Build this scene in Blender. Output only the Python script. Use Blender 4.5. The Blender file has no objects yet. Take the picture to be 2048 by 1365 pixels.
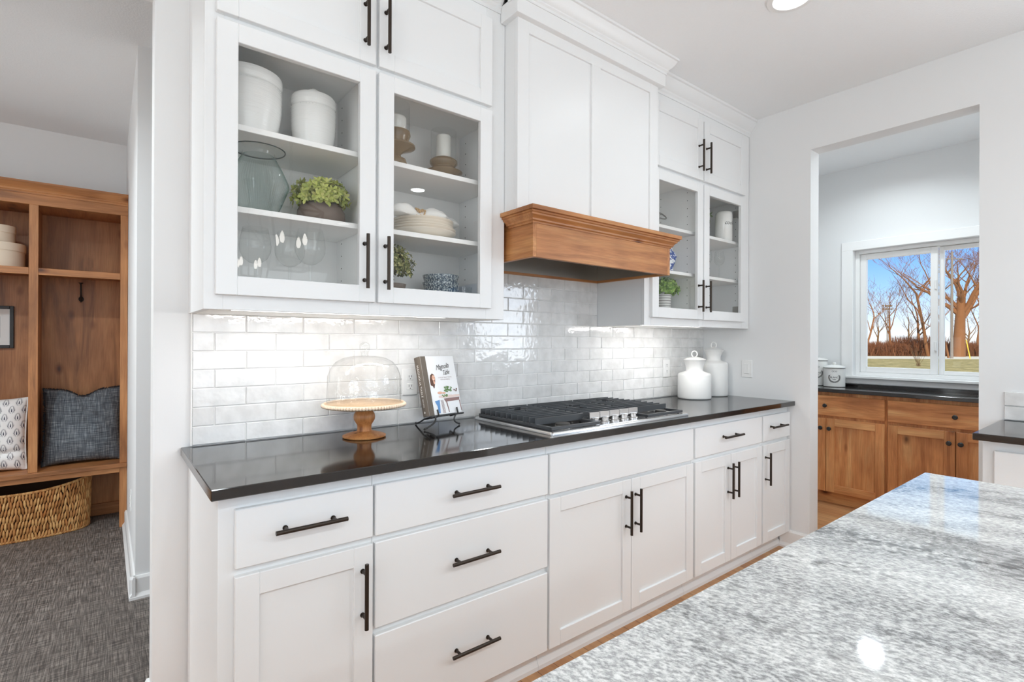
import bpy, bmesh, math, random
from mathutils import Vector, Matrix, noise as mnoise

R = math.radians
SC = bpy.context.scene
COL = SC.collection

# ------------------------------------------------------------------ camera, sky, light, exposure
def S(r, g, b):
    def l(c):
        c /= 255.0
        return c / 12.92 if c <= 0.04045 else ((c + 0.055) / 1.055) ** 2.4
    return (l(r), l(g), l(b))

YAW, PITCH, ROLL, CAMH = 0.903367752, 0.00122045, 0.00399396, 1.275
_fw = Vector((math.cos(YAW), math.sin(YAW), 0)); _rt = Vector((math.sin(YAW), -math.cos(YAW), 0)); _up = Vector((0, 0, 1))
_fw2 = _fw * math.cos(PITCH) + _up * math.sin(PITCH); _up2 = _up * math.cos(PITCH) - _fw * math.sin(PITCH)
_rt3 = _rt * math.cos(ROLL) + _up2 * math.sin(ROLL); _up3 = _up2 * math.cos(ROLL) - _rt * math.sin(ROLL)
cam_data = bpy.data.cameras.new('camera')
cam_data.sensor_width = 36.0
cam_data.lens = 1031.5946 / 2048 * 36.0
cam_data.clip_start = 0.02; cam_data.clip_end = 2000
cam = bpy.data.objects.new('camera', cam_data); COL.objects.link(cam)
M3 = Matrix((_rt3, _up3, -_fw2)).transposed()
cam.matrix_world = Matrix.Translation((0, 0, CAMH)) @ M3.to_4x4()
SC.camera = cam

SC.view_settings.view_transform = 'Standard'
SC.view_settings.look = 'None'
SC.view_settings.exposure = 0.06
SC.view_settings.gamma = 1.0
SC.view_settings.use_curve_mapping = False
SC.cycles.max_bounces = 12
SC.cycles.diffuse_bounces = 7
SC.cycles.glossy_bounces = 5
SC.cycles.transmission_bounces = 8
SC.cycles.transparent_max_bounces = 24
SC.cycles.caustics_reflective = False
SC.cycles.caustics_refractive = False
SC.cycles.sample_clamp_indirect = 6.0

world = bpy.data.worlds.new('sky'); SC.world = world
world.use_nodes = True
_n = world.node_tree.nodes; _l = world.node_tree.links; _n.clear()
_out = _n.new('ShaderNodeOutputWorld'); _bg = _n.new('ShaderNodeBackground')
_tc = _n.new('ShaderNodeTexCoord'); _sx = _n.new('ShaderNodeSeparateXYZ'); _rp = _n.new('ShaderNodeValToRGB')
_l.new(_tc.outputs['Generated'], _sx.inputs[0]); _l.new(_sx.outputs['Z'], _rp.inputs[0])
_rp.color_ramp.elements[0].position = 0.0; _rp.color_ramp.elements[0].color = S(238, 240, 242) + (1,)
_rp.color_ramp.elements[1].position = 0.15; _rp.color_ramp.elements[1].color = S(110, 170, 247) + (1,)
for _p, _c in ((0.03, (220, 233, 248)), (0.085, (160, 203, 250)), (0.20, (140, 194, 252)), (0.28, (222, 240, 255)), (0.6, (232, 243, 255))):
    _e = _rp.color_ramp.elements.new(_p); _e.color = S(*_c) + (1,)
_l.new(_rp.outputs[0], _bg.inputs['Color']); _bg.inputs['Strength'].default_value = 1.3
_l.new(_bg.outputs[0], _out.inputs[0])

PW = dict(rear=50, left=70, sink=20, front=0.7, aisle=2.0, room=15, pantry=7, hall=26, hallfill=22, bar=2.0)   # watts

def lamp_sun(energy, direction, col, angle):
    d = bpy.data.lights.new('sun', 'SUN'); d.energy = energy; d.color = col; d.angle = angle
    o = bpy.data.objects.new('sun', d); COL.objects.link(o)
    o.rotation_euler = Vector(direction).to_track_quat('-Z', 'Y').to_euler()
    o.location = (-20, -20, 30)
lamp_sun(5.5, (0.80, 0.42, -0.42), (1.0, 0.80, 0.58), R(0.6))

def area(name, loc, direction, sx, sy, power, col=(1, 1, 1), shape='RECTANGLE', spread=180):
    d = bpy.data.lights.new(name, 'AREA'); d.shape = shape; d.size = sx
    if shape in ('RECTANGLE', 'ELLIPSE'): d.size_y = sy
    d.energy = power; d.color = col; d.spread = R(spread)
    o = bpy.data.objects.new(name, d); COL.objects.link(o)
    o.location = loc
    o.rotation_euler = Vector(direction).to_track_quat('-Z', 'Y').to_euler()
    return o

# area lamps: fills added at unseen rear and left windows, daylight at the sink window
area('window_fill_rear', (0.6, -4.93, 1.45), (0, 1, -0.9), 3.9, 2.2, PW['rear'], (0.88, 0.96, 1.0), spread=160)
area('window_fill_left', (-3.93, -1.7, 1.45), (1, 0, -0.3), 2.7, 2.2, PW['left'], (0.88, 0.96, 1.0))
area('hall_fill', (-2.42, 3.3, 1.35), (1, 0, 0.15), 1.9, 2.0, PW['hallfill'], (0.90, 0.97, 1.0))  # fill lamp added before the solid hall wall, no window there
area('daylight_sink', (3.42, -0.47, 1.56), (-1, 0, 0), 1.1, 0.86, PW['sink'], (0.86, 0.93, 1.0))

# ------------------------------------------------------------------ mesh builder
_BOXF = None
def _boxfaces():
    def vid(c, a): return c * 3 + a
    F = []
    for a in range(3):
        o1, o2 = [k for k in range(3) if k != a]
        for s in (0, 1):
            cs = []
            for (p, q) in ((0, 0), (1, 0), (1, 1), (0, 1)):
                c = (s << a) | (p << o1) | (q << o2); cs.append(vid(c, a))
            F.append(cs)
    for a in range(3):                                # edges along axis a
        o1, o2 = [k for k in range(3) if k != a]
        for p in (0, 1):
            for q in (0, 1):
                c0 = (p << o1) | (q << o2); c1 = c0 | (1 << a)
                F.append([vid(c0, o1), vid(c0, o2), vid(c1, o2), vid(c1, o1)])
    for c in range(8):
        F.append([vid(c, 0), vid(c, 1), vid(c, 2)])
    return F
_BOXF = _boxfaces()

class MB:
    def __init__(s):
        s.v = []; s.f = []; s.m = []
    def add(s, vs, fs, m=0):
        o = len(s.v); s.v += [tuple(p) for p in vs]
        for f in fs: s.f.append([i + o for i in f]); s.m.append(m)
        return s
    def box(s, x0, x1, y0, y1, z0, z1, b=0.0, m=0, T=None):
        lo = (min(x0, x1), min(y0, y1), min(z0, z1)); hi = (max(x0, x1), max(y0, y1), max(z0, z1))
        if b <= 0:
            vs = [(hi[0] if c & 1 else lo[0], hi[1] if c & 2 else lo[1], hi[2] if c & 4 else lo[2]) for c in range(8)]
            fs = [[0, 2, 3, 1], [4, 5, 7, 6], [0, 1, 5, 4], [2, 6, 7, 3], [0, 4, 6, 2], [1, 3, 7, 5]]
        else:
            b = min(b, *[(hi[k] - lo[k]) * 0.45 for k in range(3)])
            vs = []
            for c in range(8):
                for a in range(3):
                    p = []
                    for k in range(3):
                        up = (c >> k) & 1
                        base = hi[k] if up else lo[k]
                        if k != a: base += -b if up else b
                        p.append(base)
                    vs.append(tuple(p))
            fs = _BOXF
        if T: vs = [T(Vector(p)) for p in vs]
        return s.add(vs, fs, m)
    def lathe(s, prof, c, n=32, m=0, T=None, cap=True, a0=0.0):
        """prof: [(r,z)] from bottom to top round the vertical through c"""
        vs = []; fs = []
        rings = []
        for r, z in prof:
            if r < 1e-6:
                rings.append([len(vs)]); vs.append((c[0], c[1], c[2] + z))
            else:
                ring = []
                for i in range(n):
                    a = a0 + 2 * math.pi * i / n
                    ring.append(len(vs)); vs.append((c[0] + r * math.cos(a), c[1] + r * math.sin(a), c[2] + z))
                rings.append(ring)
        for A, B in zip(rings, rings[1:]):
            for i in range(n):
                j = (i + 1) % n
                if len(A) == 1 and len(B) == 1: break
                if len(A) == 1: fs.append([A[0], B[j], B[i]])
                elif len(B) == 1: fs.append([A[i], A[j], B[0]])
                else: fs.append([A[i], A[j], B[j], B[i]])
        if cap:
            if len(rings[0]) > 1: fs.append(list(reversed(rings[0])))
            if len(rings[-1]) > 1: fs.append(list(rings[-1]))
        if T: vs = [T(Vector(p)) for p in vs]
        return s.add(vs, fs, m)
    def tube(s, pts, rad, n=8, m=0, closed=False, cap=True):
        pts = [Vector(p) for p in pts]; k = len(pts)
        rads = rad if isinstance(rad, (list, tuple)) else [rad] * k
        vs = []; fs = []
        prev = None
        for i, p in enumerate(pts):
            if closed: t = pts[(i + 1) % k] - pts[i - 1]
            else: t = pts[min(i + 1, k - 1)] - pts[max(i - 1, 0)]
            if t.length < 1e-9: t = Vector((0, 0, 1))
            t.normalize()
            if prev is None:
                ref = Vector((0, 0, 1)) if abs(t.z) < 0.9 else Vector((1, 0, 0))
                u = t.cross(ref).normalized()
            else:
                u = prev - t * prev.dot(t)
                if u.length < 1e-6: u = t.orthogonal()
                u.normalize()
            prev = u; w = t.cross(u)
            for j in range(n):
                a = 2 * math.pi * j / n
                vs.append(p + (u * math.cos(a) + w * math.sin(a)) * rads[i])
        rng = k if closed else k - 1
        for i in range(rng):
            i2 = (i + 1) % k
            for j in range(n):
                j2 = (j + 1) % n
                fs.append([i * n + j, i * n + j2, i2 * n + j2, i2 * n + j])
        if cap and not closed:
            fs.append(list(reversed(range(n)))); fs.append([(k - 1) * n + j for j in range(n)])
        return s.add(vs, fs, m)
    def cyl(s, p0, p1, r, n=16, m=0):
        return s.tube([p0, p1], r, n, m)
    def prism(s, poly, f0, f1, m=0):
        """poly: 2D points, f0/f1 map a 2D point to the near / far end"""
        n = len(poly)
        vs = [f0(p) for p in poly] + [f1(p) for p in poly]
        fs = [[i, (i + 1) % n, (i + 1) % n + n, i + n] for i in range(n)]
        fs += [list(reversed(range(n))), [n + i for i in range(n)]]
        return s.add(vs, fs, m)
    def ball(s, c, r, n=10, k=6, m=0, sc=(1, 1, 1)):
        prof = [(r * math.cos(a) * 1.0, r * math.sin(a)) for a in [(-0.5 + i / k) * math.pi for i in range(k + 1)]]
        prof[0] = (0, -r); prof[-1] = (0, r)
        T = lambda p: Vector((c[0] + p.x * sc[0], c[1] + p.y * sc[1], c[2] + p.z * sc[2]))
        return s.lathe(prof, (0, 0, 0), n, m, T, cap=False)
    def build(s, name, mats, parent=None, sharp=32, flat=False, recalc=True, origin=None):
        me = bpy.data.meshes.new(name)
        if parent is not None: L = Vector(parent['_L'])
        elif origin is not None: L = Vector(origin)
        else:
            xs = [p[0] for p in s.v]; ys = [p[1] for p in s.v]; zs = [p[2] for p in s.v]
            L = Vector(((min(xs) + max(xs)) / 2, (min(ys) + max(ys)) / 2, min(zs)))
        me.from_pydata([(p[0] - L.x, p[1] - L.y, p[2] - L.z) for p in s.v], [], s.f)
        if not isinstance(mats, (list, tuple)): mats = [mats]
        for mm in mats: me.materials.append(mm)
        me.polygons.foreach_set('material_index', s.m)
        if recalc:
            bm = bmesh.new(); bm.from_mesh(me)
            bmesh.ops.recalc_face_normals(bm, faces=bm.faces)
            bm.to_mesh(me); bm.free()
        if not flat:
            me.polygons.foreach_set('use_smooth', [True] * len(me.polygons))
            me.set_sharp_from_angle(angle=R(sharp))
        me.update()
        o = bpy.data.objects.new(name, me); COL.objects.link(o)
        o['_L'] = tuple(L)
        if parent is not None: o.parent = parent
        else: o.location = L
        return o

def thing(name, label, cat, loc, group=None):
    o = bpy.data.objects.new(name, None); COL.objects.link(o)
    o.location = loc; o['_L'] = tuple(loc); o.empty_display_size = 0.05
    o['label'] = label; o['category'] = cat
    if group: o['group'] = group
    return o
def tag(o, label, cat, group=None, kind=None):
    o['label'] = label; o['category'] = cat
    if group: o['group'] = group
    if kind: o['kind'] = kind
    return o
def struct(o):
    o['kind'] = 'structure'; return o
def dup(root, d, label=None, group=None):
    def cp(o, par):
        c = o.copy(); COL.objects.link(c); c.parent = par
        for ch in [x for x in bpy.data.objects if x.parent == o]: cp(ch, c)
        return c
    r = cp(root, None)
    r.location = Vector(root.location) + Vector(d); r['_L'] = tuple(r.location)
    if label: r['label'] = label
    if group: r['group'] = group
    return r

# ------------------------------------------------------------------ materials
def newmat(name):
    m = bpy.data.materials.new(name); m.use_nodes = True
    nt = m.node_tree; nt.nodes.clear()
    out = nt.nodes.new('ShaderNodeOutputMaterial')
    b = nt.nodes.new('ShaderNodeBsdfPrincipled'); nt.links.new(b.outputs[0], out.inputs[0])
    return m, nt, b, out
def N(nt, t, **kw):
    n = nt.nodes.new('ShaderNode' + t)
    for k, v in kw.items():
        if k in n.inputs: n.inputs[k].default_value = v
        else: setattr(n, k, v)
    return n
def ramp(nt, stops, interp='LINEAR'):
    n = nt.nodes.new('ShaderNodeValToRGB'); cr = n.color_ramp; cr.interpolation = interp
    cr.elements[0].position = stops[0][0]; cr.elements[0].color = tuple(stops[0][1]) + (1,)
    cr.elements[1].position = stops[-1][0]; cr.elements[1].color = tuple(stops[-1][1]) + (1,)
    for p, c in stops[1:-1]:
        e = cr.elements.new(p); e.color = tuple(c) + (1,)
    return n
def mixc(nt, fac, a, b, mode='MIX'):
    n = nt.nodes.new('ShaderNodeMix'); n.data_type = 'RGBA'; n.blend_type = mode
    for sock, val in ((n.inputs[0], fac), (n.inputs[6], a), (n.inputs[7], b)):
        if hasattr(val, 'links') or hasattr(val, 'is_linked'): nt.links.new(val, sock)
        elif isinstance(val, (int, float)): sock.default_value = val
        else: sock.default_value = tuple(val) + (1,)
    return n.outputs[2]
def plain(name, col, rough=0.5, metal=0.0, spec=0.5, bump=None, coat=0.0, sheen=0.0):
    m, nt, b, out = newmat(name)
    b.inputs['Base Color'].default_value = tuple(col) + (1,)
    b.inputs['Roughness'].default_value = rough; b.inputs['Metallic'].default_value = metal
    b.inputs['Specular IOR Level'].default_value = spec
    b.inputs['Coat Weight'].default_value = coat; b.inputs['Coat Roughness'].default_value = 0.08
    b.inputs['Sheen Weight'].default_value = sheen
    if bump:
        tc = N(nt, 'TexCoord'); no = N(nt, 'TexNoise', Scale=bump[0], Detail=4.0)
        nt.links.new(tc.outputs['Object'], no.inputs['Vector'])
        bp = N(nt, 'Bump', Strength=bump[1], Distance=bump[2] if len(bump) > 2 else 0.002)
        nt.links.new(no.outputs[0], bp.inputs['Height']); nt.links.new(bp.outputs[0], b.inputs['Normal'])
    return m
def coords(nt, scale, rnd=True, src='Object'):
    tc = N(nt, 'TexCoord')
    v = tc.outputs[src]
    if rnd:
        oi = N(nt, 'ObjectInfo')
        ml = N(nt, 'Math', operation='MULTIPLY'); ml.inputs[1].default_value = 37.0
        nt.links.new(oi.outputs['Random'], ml.inputs[0])
        ad = N(nt, 'VectorMath', operation='ADD'); nt.links.new(v, ad.inputs[0]); nt.links.new(ml.outputs[0], ad.inputs[1])
        v = ad.outputs[0]
    mp = N(nt, 'Mapping'); mp.inputs['Scale'].default_value = scale
    nt.links.new(v, mp.inputs['Vector'])
    return mp.outputs[0]
def wood(name, axis, dark, mid, light, knots=True, rough=0.42, scale=1.0):
    m, nt, b, out = newmat(name)
    def sc(a, o): return tuple((a if k == axis else o) * scale for k in range(3))
    v1 = coords(nt, sc(0.9, 7.0))
    n1 = N(nt, 'TexNoise', Scale=1.6, Detail=5.0, Roughness=0.6, Distortion=0.9); nt.links.new(v1, n1.inputs['Vector'])
    r1 = ramp(nt, ((0.28, dark), (0.48, mid), (0.72, light))); nt.links.new(n1.outputs[0], r1.inputs[0])
    v2 = coords(nt, sc(5.0, 120.0))
    n2 = N(nt, 'TexNoise', Scale=1.5, Detail=3.0); nt.links.new(v2, n2.inputs['Vector'])
    r2 = ramp(nt, ((0.3, (0.72, 0.68, 0.64)), (0.65, (1, 1, 1)))); nt.links.new(n2.outputs[0], r2.inputs[0])
    c = mixc(nt, 0.75, r1.outputs[0], r2.outputs[0], 'MULTIPLY')
    v3 = coords(nt, (2.6 * scale,) * 3)
    n3 = N(nt, 'TexNoise', Scale=1.3, Detail=2.0); nt.links.new(v3, n3.inputs['Vector'])
    r3 = ramp(nt, ((0.35, (0.66, 0.62, 0.60)), (0.6, (1, 1, 1)))); nt.links.new(n3.outputs[0], r3.inputs[0])
    c = mixc(nt, 0.6, c, r3.outputs[0], 'MULTIPLY')
    if knots:
        v4 = coords(nt, sc(3.2, 6.4))
        vo = N(nt, 'TexVoronoi', Scale=1.0); nt.links.new(v4, vo.inputs['Vector'])
        r4 = ramp(nt, ((0.03, (0.16, 0.09, 0.06)), (0.10, (0.62, 0.52, 0.46)), (0.17, (1, 1, 1)))); nt.links.new(vo.outputs['Distance'], r4.inputs[0])
        c = mixc(nt, 0.9, c, r4.outputs[0], 'MULTIPLY')
    nt.links.new(c, b.inputs['Base Color'])
    b.inputs['Roughness'].default_value = rough
    bp = N(nt, 'Bump', Strength=0.12, Distance=0.001); nt.links.new(n2.outputs[0], bp.inputs['Height']); nt.links.new(bp.outputs[0], b.inputs['Normal'])
    return m
def thin_glass(name, tint=(1, 1, 1), ior=1.5, rough=0.0, bump=None, extra=0.0, haze=0.0, hazecol=(0.8, 0.85, 0.85)):
    m = bpy.data.materials.new(name); m.use_nodes = True; nt = m.node_tree; nt.nodes.clear()
    out = nt.nodes.new('ShaderNodeOutputMaterial')
    tr = N(nt, 'BsdfTransparent'); tr.inputs[0].default_value = tuple(tint) + (1,)
    gl = N(nt, 'BsdfGlossy', Roughness=rough)
    fr = N(nt, 'Fresnel', IOR=ior)
    geo = N(nt, 'NewGeometry')                        # same reflectance from both sides of a thin sheet
    im = N(nt, 'MapRange'); im.inputs['To Min'].default_value = ior; im.inputs['To Max'].default_value = 1.0 / ior
    nt.links.new(geo.outputs['Backfacing'], im.inputs['Value']); nt.links.new(im.outputs[0], fr.inputs['IOR'])
    fac = fr.outputs[0]
    if extra:
        ad = N(nt, 'Math', operation='ADD', use_clamp=True); ad.inputs[1].default_value = extra
        nt.links.new(fac, ad.inputs[0]); fac = ad.outputs[0]
    if bump:
        tc = N(nt, 'TexCoord'); no = N(nt, 'TexNoise', Scale=bump[0], Detail=2.0)
        nt.links.new(tc.outputs['Object'], no.inputs['Vector'])
        bp = N(nt, 'Bump', Strength=bump[1], Distance=0.004); nt.links.new(no.outputs[0], bp.inputs['Height'])
        nt.links.new(bp.outputs[0], gl.inputs['Normal']); nt.links.new(bp.outputs[0], fr.inputs['Normal'])
    base = tr.outputs[0]
    if haze:
        df = N(nt, 'BsdfDiffuse'); df.inputs[0].default_value = tuple(hazecol) + (1,)
        mx0 = nt.nodes.new('ShaderNodeMixShader'); mx0.inputs[0].default_value = haze
        nt.links.new(tr.outputs[0], mx0.inputs[1]); nt.links.new(df.outputs[0], mx0.inputs[2]); base = mx0.outputs[0]
    mx = nt.nodes.new('ShaderNodeMixShader'); nt.links.new(fac, mx.inputs[0])
    nt.links.new(base, mx.inputs[1]); nt.links.new(gl.outputs[0], mx.inputs[2])
    nt.links.new(mx.outputs[0], out.inputs[0])
    return m
def emit(name, col, strength):
    m = bpy.data.materials.new(name); m.use_nodes = True; nt = m.node_tree; nt.nodes.clear()
    out = nt.nodes.new('ShaderNodeOutputMaterial'); e = N(nt, 'Emission', Strength=strength)
    e.inputs[0].default_value = tuple(col) + (1,); nt.links.new(e.outputs[0], out.inputs[0]); return m

M = {}
M['wall'] = plain('wall_paint', (0.785, 0.792, 0.795), 0.75, bump=(260, 0.08, 0.001))
M['hallwall'] = plain('hall_wall_paint', (0.84, 0.85, 0.855), 0.75, bump=(260, 0.08, 0.001))
M['ceil'] = plain('ceiling_paint', (0.89, 0.91, 0.925), 0.85, bump=(110, 0.35, 0.004))
M['trim'] = plain('trim_paint', (0.85, 0.85, 0.845), 0.38)
M['white'] = plain('cabinet_white_lacquer', (0.80, 0.81, 0.815), 0.36)
M['inside'] = plain('cabinet_interior_white', (0.88, 0.88, 0.87), 0.5)
M['dot'] = plain('pin_hole_dark', (0.10, 0.10, 0.10), 0.8)
M['bronze'] = plain('dark_bronze', S(62, 54, 48), 0.38, metal=0.75)
M['black'] = plain('black_iron', (0.018, 0.018, 0.018), 0.45)
M['plastic'] = plain('white_plastic', (0.82, 0.82, 0.81), 0.35)
M['slot'] = plain('slot_dark', (0.05, 0.05, 0.05), 0.6)
M['steel'] = plain('stainless_steel', (0.66, 0.65, 0.64), 0.24, metal=1.0)
M['liner'] = plain('hood_liner_steel', (0.42, 0.39, 0.35), 0.30, metal=1.0)
M['cast'] = plain('cast_iron', (0.060, 0.064, 0.069), 0.34)
M['burner'] = plain('burner_cap_enamel', (0.045, 0.042, 0.038), 0.5)
M['ceramic'] = plain('white_ceramic', (0.84, 0.84, 0.82), 0.12, coat=0.4)
M['glaze'], nt, b, _ = newmat('ringed_white_glaze')
b.inputs['Base Color'].default_value = (0.84, 0.84, 0.82, 1); b.inputs['Roughness'].default_value = 0.10
v = coords(nt, (12, 12, 160), False); n1 = N(nt, 'TexNoise', Scale=1.0, Detail=3.0); nt.links.new(v, n1.inputs['Vector'])
bp = N(nt, 'Bump', Strength=0.5, Distance=0.003); nt.links.new(n1.outputs[0], bp.inputs['Height']); nt.links.new(bp.outputs[0], b.inputs['Normal'])
M['matte_ceramic'] = plain('matte_white_ceramic', (0.80, 0.80, 0.785), 0.55, bump=(400, 0.1, 0.001))
M['plate'] = plain('cream_stoneware', S(233, 224, 210), 0.35)
M['linen'] = plain('white_linen', (0.86, 0.85, 0.82), 0.9, sheen=0.3, bump=(60, 0.3, 0.004))
M['straw'] = plain('straw_beads', S(205, 172, 128), 0.7)
M['candle'] = plain('candle_wax', (0.84, 0.83, 0.79), 0.5)
M['stone_pot'] = plain('brown_grey_pot', S(112, 98, 88), 0.7, bump=(90, 0.2, 0.002))
M['grey_metal'] = plain('brushed_grey_metal', (0.32, 0.31, 0.29), 0.35, metal=0.8)
M['led'] = emit('led_diffuser', (1.0, 0.98, 0.95), 5.0)
M['can_lens'] = emit('downlight_lens', (1.0, 0.98, 0.95), 4.5)
M['bulb'] = emit('candle_bulb', (1.0, 0.95, 0.88), 16.0)
M['glass'] = thin_glass('window_pane', (0.96, 0.98, 0.97), 1.35)
M['cab_glass'] = thin_glass('cabinet_pane', (0.985, 0.985, 0.98), 1.5)
M['clear'] = thin_glass('clear_glass', (0.975, 0.98, 0.975), 1.5)
M['dome'] = thin_glass('seeded_glass', (0.985, 0.985, 0.98), 1.5, bump=(48, 0.6), extra=0.02)
M['teal_glass'] = thin_glass('blue_green_glass', S(243, 247, 246), 1.5, rough=0.03, haze=0.035, hazecol=S(170, 190, 190))
M['amber_glass'] = thin_glass('smoky_brown_glass', S(214, 196, 170), 1.5, rough=0.08, haze=0.38, hazecol=S(186, 164, 134))

M['counter'], nt, b, _ = newmat('black_granite')
v = coords(nt, (1, 1, 1), False)
n1 = N(nt, 'TexNoise', Scale=420.0, Detail=2.0); nt.links.new(v, n1.inputs['Vector'])
r1 = ramp(nt, ((0.55, S(24, 21, 20)), (0.72, S(36, 31, 29)), (0.82, S(96, 88, 80)))); nt.links.new(n1.outputs[0], r1.inputs[0])
nt.links.new(r1.outputs[0], b.inputs['Base Color'])
b.inputs['Roughness'].default_value = 0.09; b.inputs['IOR'].default_value = 1.75
M['counter_edge'] = M['counter']

M['granite'], nt, b, _ = newmat('white_granite')
def gnoise(scale, det=5.0, rough=0.6, dist=0.0, rot=18):
    tc = N(nt, 'TexCoord'); mp = N(nt, 'Mapping'); mp.inputs['Scale'].default_value = scale; mp.inputs['Rotation'].default_value = (0, 0, R(rot))
    mp.vector_type = 'TEXTURE'; mp.inputs['Scale'].default_value = tuple(1.0 / k for k in scale)
    nt.links.new(tc.outputs['Object'], mp.inputs['Vector'])
    n = N(nt, 'TexNoise', Scale=1.0, Detail=det, Roughness=rough, Distortion=dist); nt.links.new(mp.outputs[0], n.inputs['Vector']); return n.outputs[0]
def gramp(sock, a, b2):
    r = ramp(nt, ((a, (0, 0, 0)), (b2, (1, 1, 1)))); nt.links.new(sock, r.inputs[0]); return r.outputs[0]
band = gramp(gnoise((9.0, 1.6, 3.0), 6.0, 0.6, 0.7), 0.36, 0.64)           # pale and grey bands along the slab
speck = gramp(gnoise((190, 105, 190), 5.0, 0.72), 0.40, 0.60)
speck2 = gramp(gnoise((85, 48, 85), 3.0, 0.6), 0.45, 0.66)
c0 = mixc(nt, band, mixc(nt, speck, S(104, 104, 105), S(196, 196, 195)), mixc(nt, speck, S(178, 178, 177), S(234, 233, 230)))
c0 = mixc(nt, mixc(nt, 0.55, (0, 0, 0), speck2), c0, mixc(nt, 1.0, c0, (0.72, 0.72, 0.73), 'MULTIPLY'))
vein = mixc(nt, 1.0, gramp(gnoise((5.0, 1.5, 1.0), 4.0, 0.6, 1.3), 0.52, 0.66), gramp(gnoise((95, 55, 95), 3.0, 0.65), 0.44, 0.60), 'MULTIPLY')
c1 = mixc(nt, vein, c0, S(58, 58, 60))
nt.links.new(c1, b.inputs['Base Color']); b.inputs['Roughness'].default_value = 0.05; b.inputs['IOR'].default_value = 1.8

M['tile'], nt, b, _ = newmat('glazed_tile')
gi = N(nt, 'NewGeometry')
r1 = ramp(nt, ((0.0, (0.74, 0.738, 0.73)), (0.5, (0.79, 0.788, 0.782)), (1.0, (0.84, 0.838, 0.832)))); nt.links.new(gi.outputs['Random Per Island'], r1.inputs[0])
tcv = coords(nt, (1, 1, 1), False)
nz = N(nt, 'TexNoise', Scale=16.0, Detail=3.0); nt.links.new(tcv, nz.inputs['Vector'])
rr = ramp(nt, ((0.35, (0.88, 0.88, 0.875)), (0.6, (1, 1, 1)))); nt.links.new(nz.outputs[0], rr.inputs[0])
nt.links.new(mixc(nt, 1.0, r1.outputs[0], rr.outputs[0], 'MULTIPLY'), b.inputs['Base Color'])
b.inputs['Roughness'].default_value = 0.10; b.inputs['Coat Weight'].default_value = 0.5; b.inputs['Coat Roughness'].default_value = 0.04
n2 = N(nt, 'TexNoise', Scale=38.0, Detail=2.0); nt.links.new(tcv, n2.inputs['Vector'])
bp = N(nt, 'Bump', Strength=0.26, Distance=0.004); nt.links.new(n2.outputs[0], bp.inputs['Height'])
nt.links.new(bp.outputs[0], b.inputs['Normal']); nt.links.new(bp.outputs[0], b.inputs['Coat Normal'])
M['grout'] = plain('grout', (0.86, 0.855, 0.845), 0.9)

AD, AM, AL = S(178, 112, 66), S(216, 148, 92), S(236, 182, 124)
for k, ax in enumerate('xyz'):
    M['alder_' + ax] = wood('knotty_alder_' + ax, k, AD, AM, AL)
    M['locker_' + ax] = wood('locker_alder_' + ax, k, S(132, 86, 52), S(184, 124, 76), S(208, 150, 98))
    M['hoodwood_' + ax] = wood('hood_alder_' + ax, k, S(148, 92, 50), S(188, 126, 74), S(214, 158, 102))
M['mango'] = wood('turned_mango_wood', 2, S(186, 120, 66), S(220, 152, 92), S(236, 178, 116), knots=True, scale=2.2)
M['mango_top'] = wood('pale_wood_top', 0, S(200, 165, 125), S(220, 188, 150), S(232, 205, 170), knots=False, scale=2.0)
M['bead'] = plain('whitewashed_beads', S(228, 206, 182), 0.6)

def brick_floor(name, w, h, c1, c2, mortar, rot):
    m, nt, b, _ = newmat(name)
    tc = N(nt, 'TexCoord'); mp = N(nt, 'Mapping'); mp.inputs['Rotation'].default_value = (0, 0, rot)
    nt.links.new(tc.outputs['Object'], mp.inputs['Vector'])
    br = N(nt, 'TexBrick', Scale=1.0); br.inputs['Brick Width'].default_value = w; br.inputs['Row Height'].default_value = h
    br.inputs['Mortar Size'].default_value = 0.0012; br.offset = 0.37
    br.inputs['Color1'].default_value = tuple(c1) + (1,); br.inputs['Color2'].default_value = tuple(c2) + (1,); br.inputs['Mortar'].default_value = tuple(mortar) + (1,)
    nt.links.new(mp.outputs[0], br.inputs['Vector'])
    v = coords(nt, (26, 2.2, 20), False); n1 = N(nt, 'TexNoise', Scale=1.5, Detail=5.0, Distortion=0.6); nt.links.new(v, n1.inputs['Vector'])
    r1 = ramp(nt, ((0.3, (0.74, 0.70, 0.66)), (0.65, (1, 1, 1)))); nt.links.new(n1.outputs[0], r1.inputs[0])
    nt.links.new(mixc(nt, 0.85, br.outputs[0], r1.outputs[0], 'MULTIPLY'), b.inputs['Base Color'])
    b.inputs['Roughness'].default_value = 0.38
    return m
M['oak_floor'] = brick_floor('oak_floor', 1.1, 0.085, S(205, 158, 112), S(190, 138, 94), S(96, 64, 42), R(90))

M['weave'], nt, b, _ = newmat('woven_vinyl_floor')
va = coords(nt, (260, 9, 1), False); na = N(nt, 'TexNoise', Scale=1.0, Detail=2.0); nt.links.new(va, na.inputs['Vector'])
vb = coords(nt, (11, 240, 1), False); nb = N(nt, 'TexNoise', Scale=1.0, Detail=2.0); nt.links.new(vb, nb.inputs['Vector'])
mx = N(nt, 'Math', operation='ADD'); nt.links.new(na.outputs[0], mx.inputs[0]); nt.links.new(nb.outputs[0], mx.inputs[1])
ml = N(nt, 'Math', operation='MULTIPLY'); ml.inputs[1].default_value = 0.5; nt.links.new(mx.outputs[0], ml.inputs[0])
r1 = ramp(nt, ((0.36, S(52, 47, 44)), (0.50, S(98, 90, 85)), (0.64, S(152, 143, 135)))); nt.links.new(ml.outputs[0], r1.inputs[0])
nt.links.new(r1.outputs[0], b.inputs['Base Color']); b.inputs['Roughness'].default_value = 0.6
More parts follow.
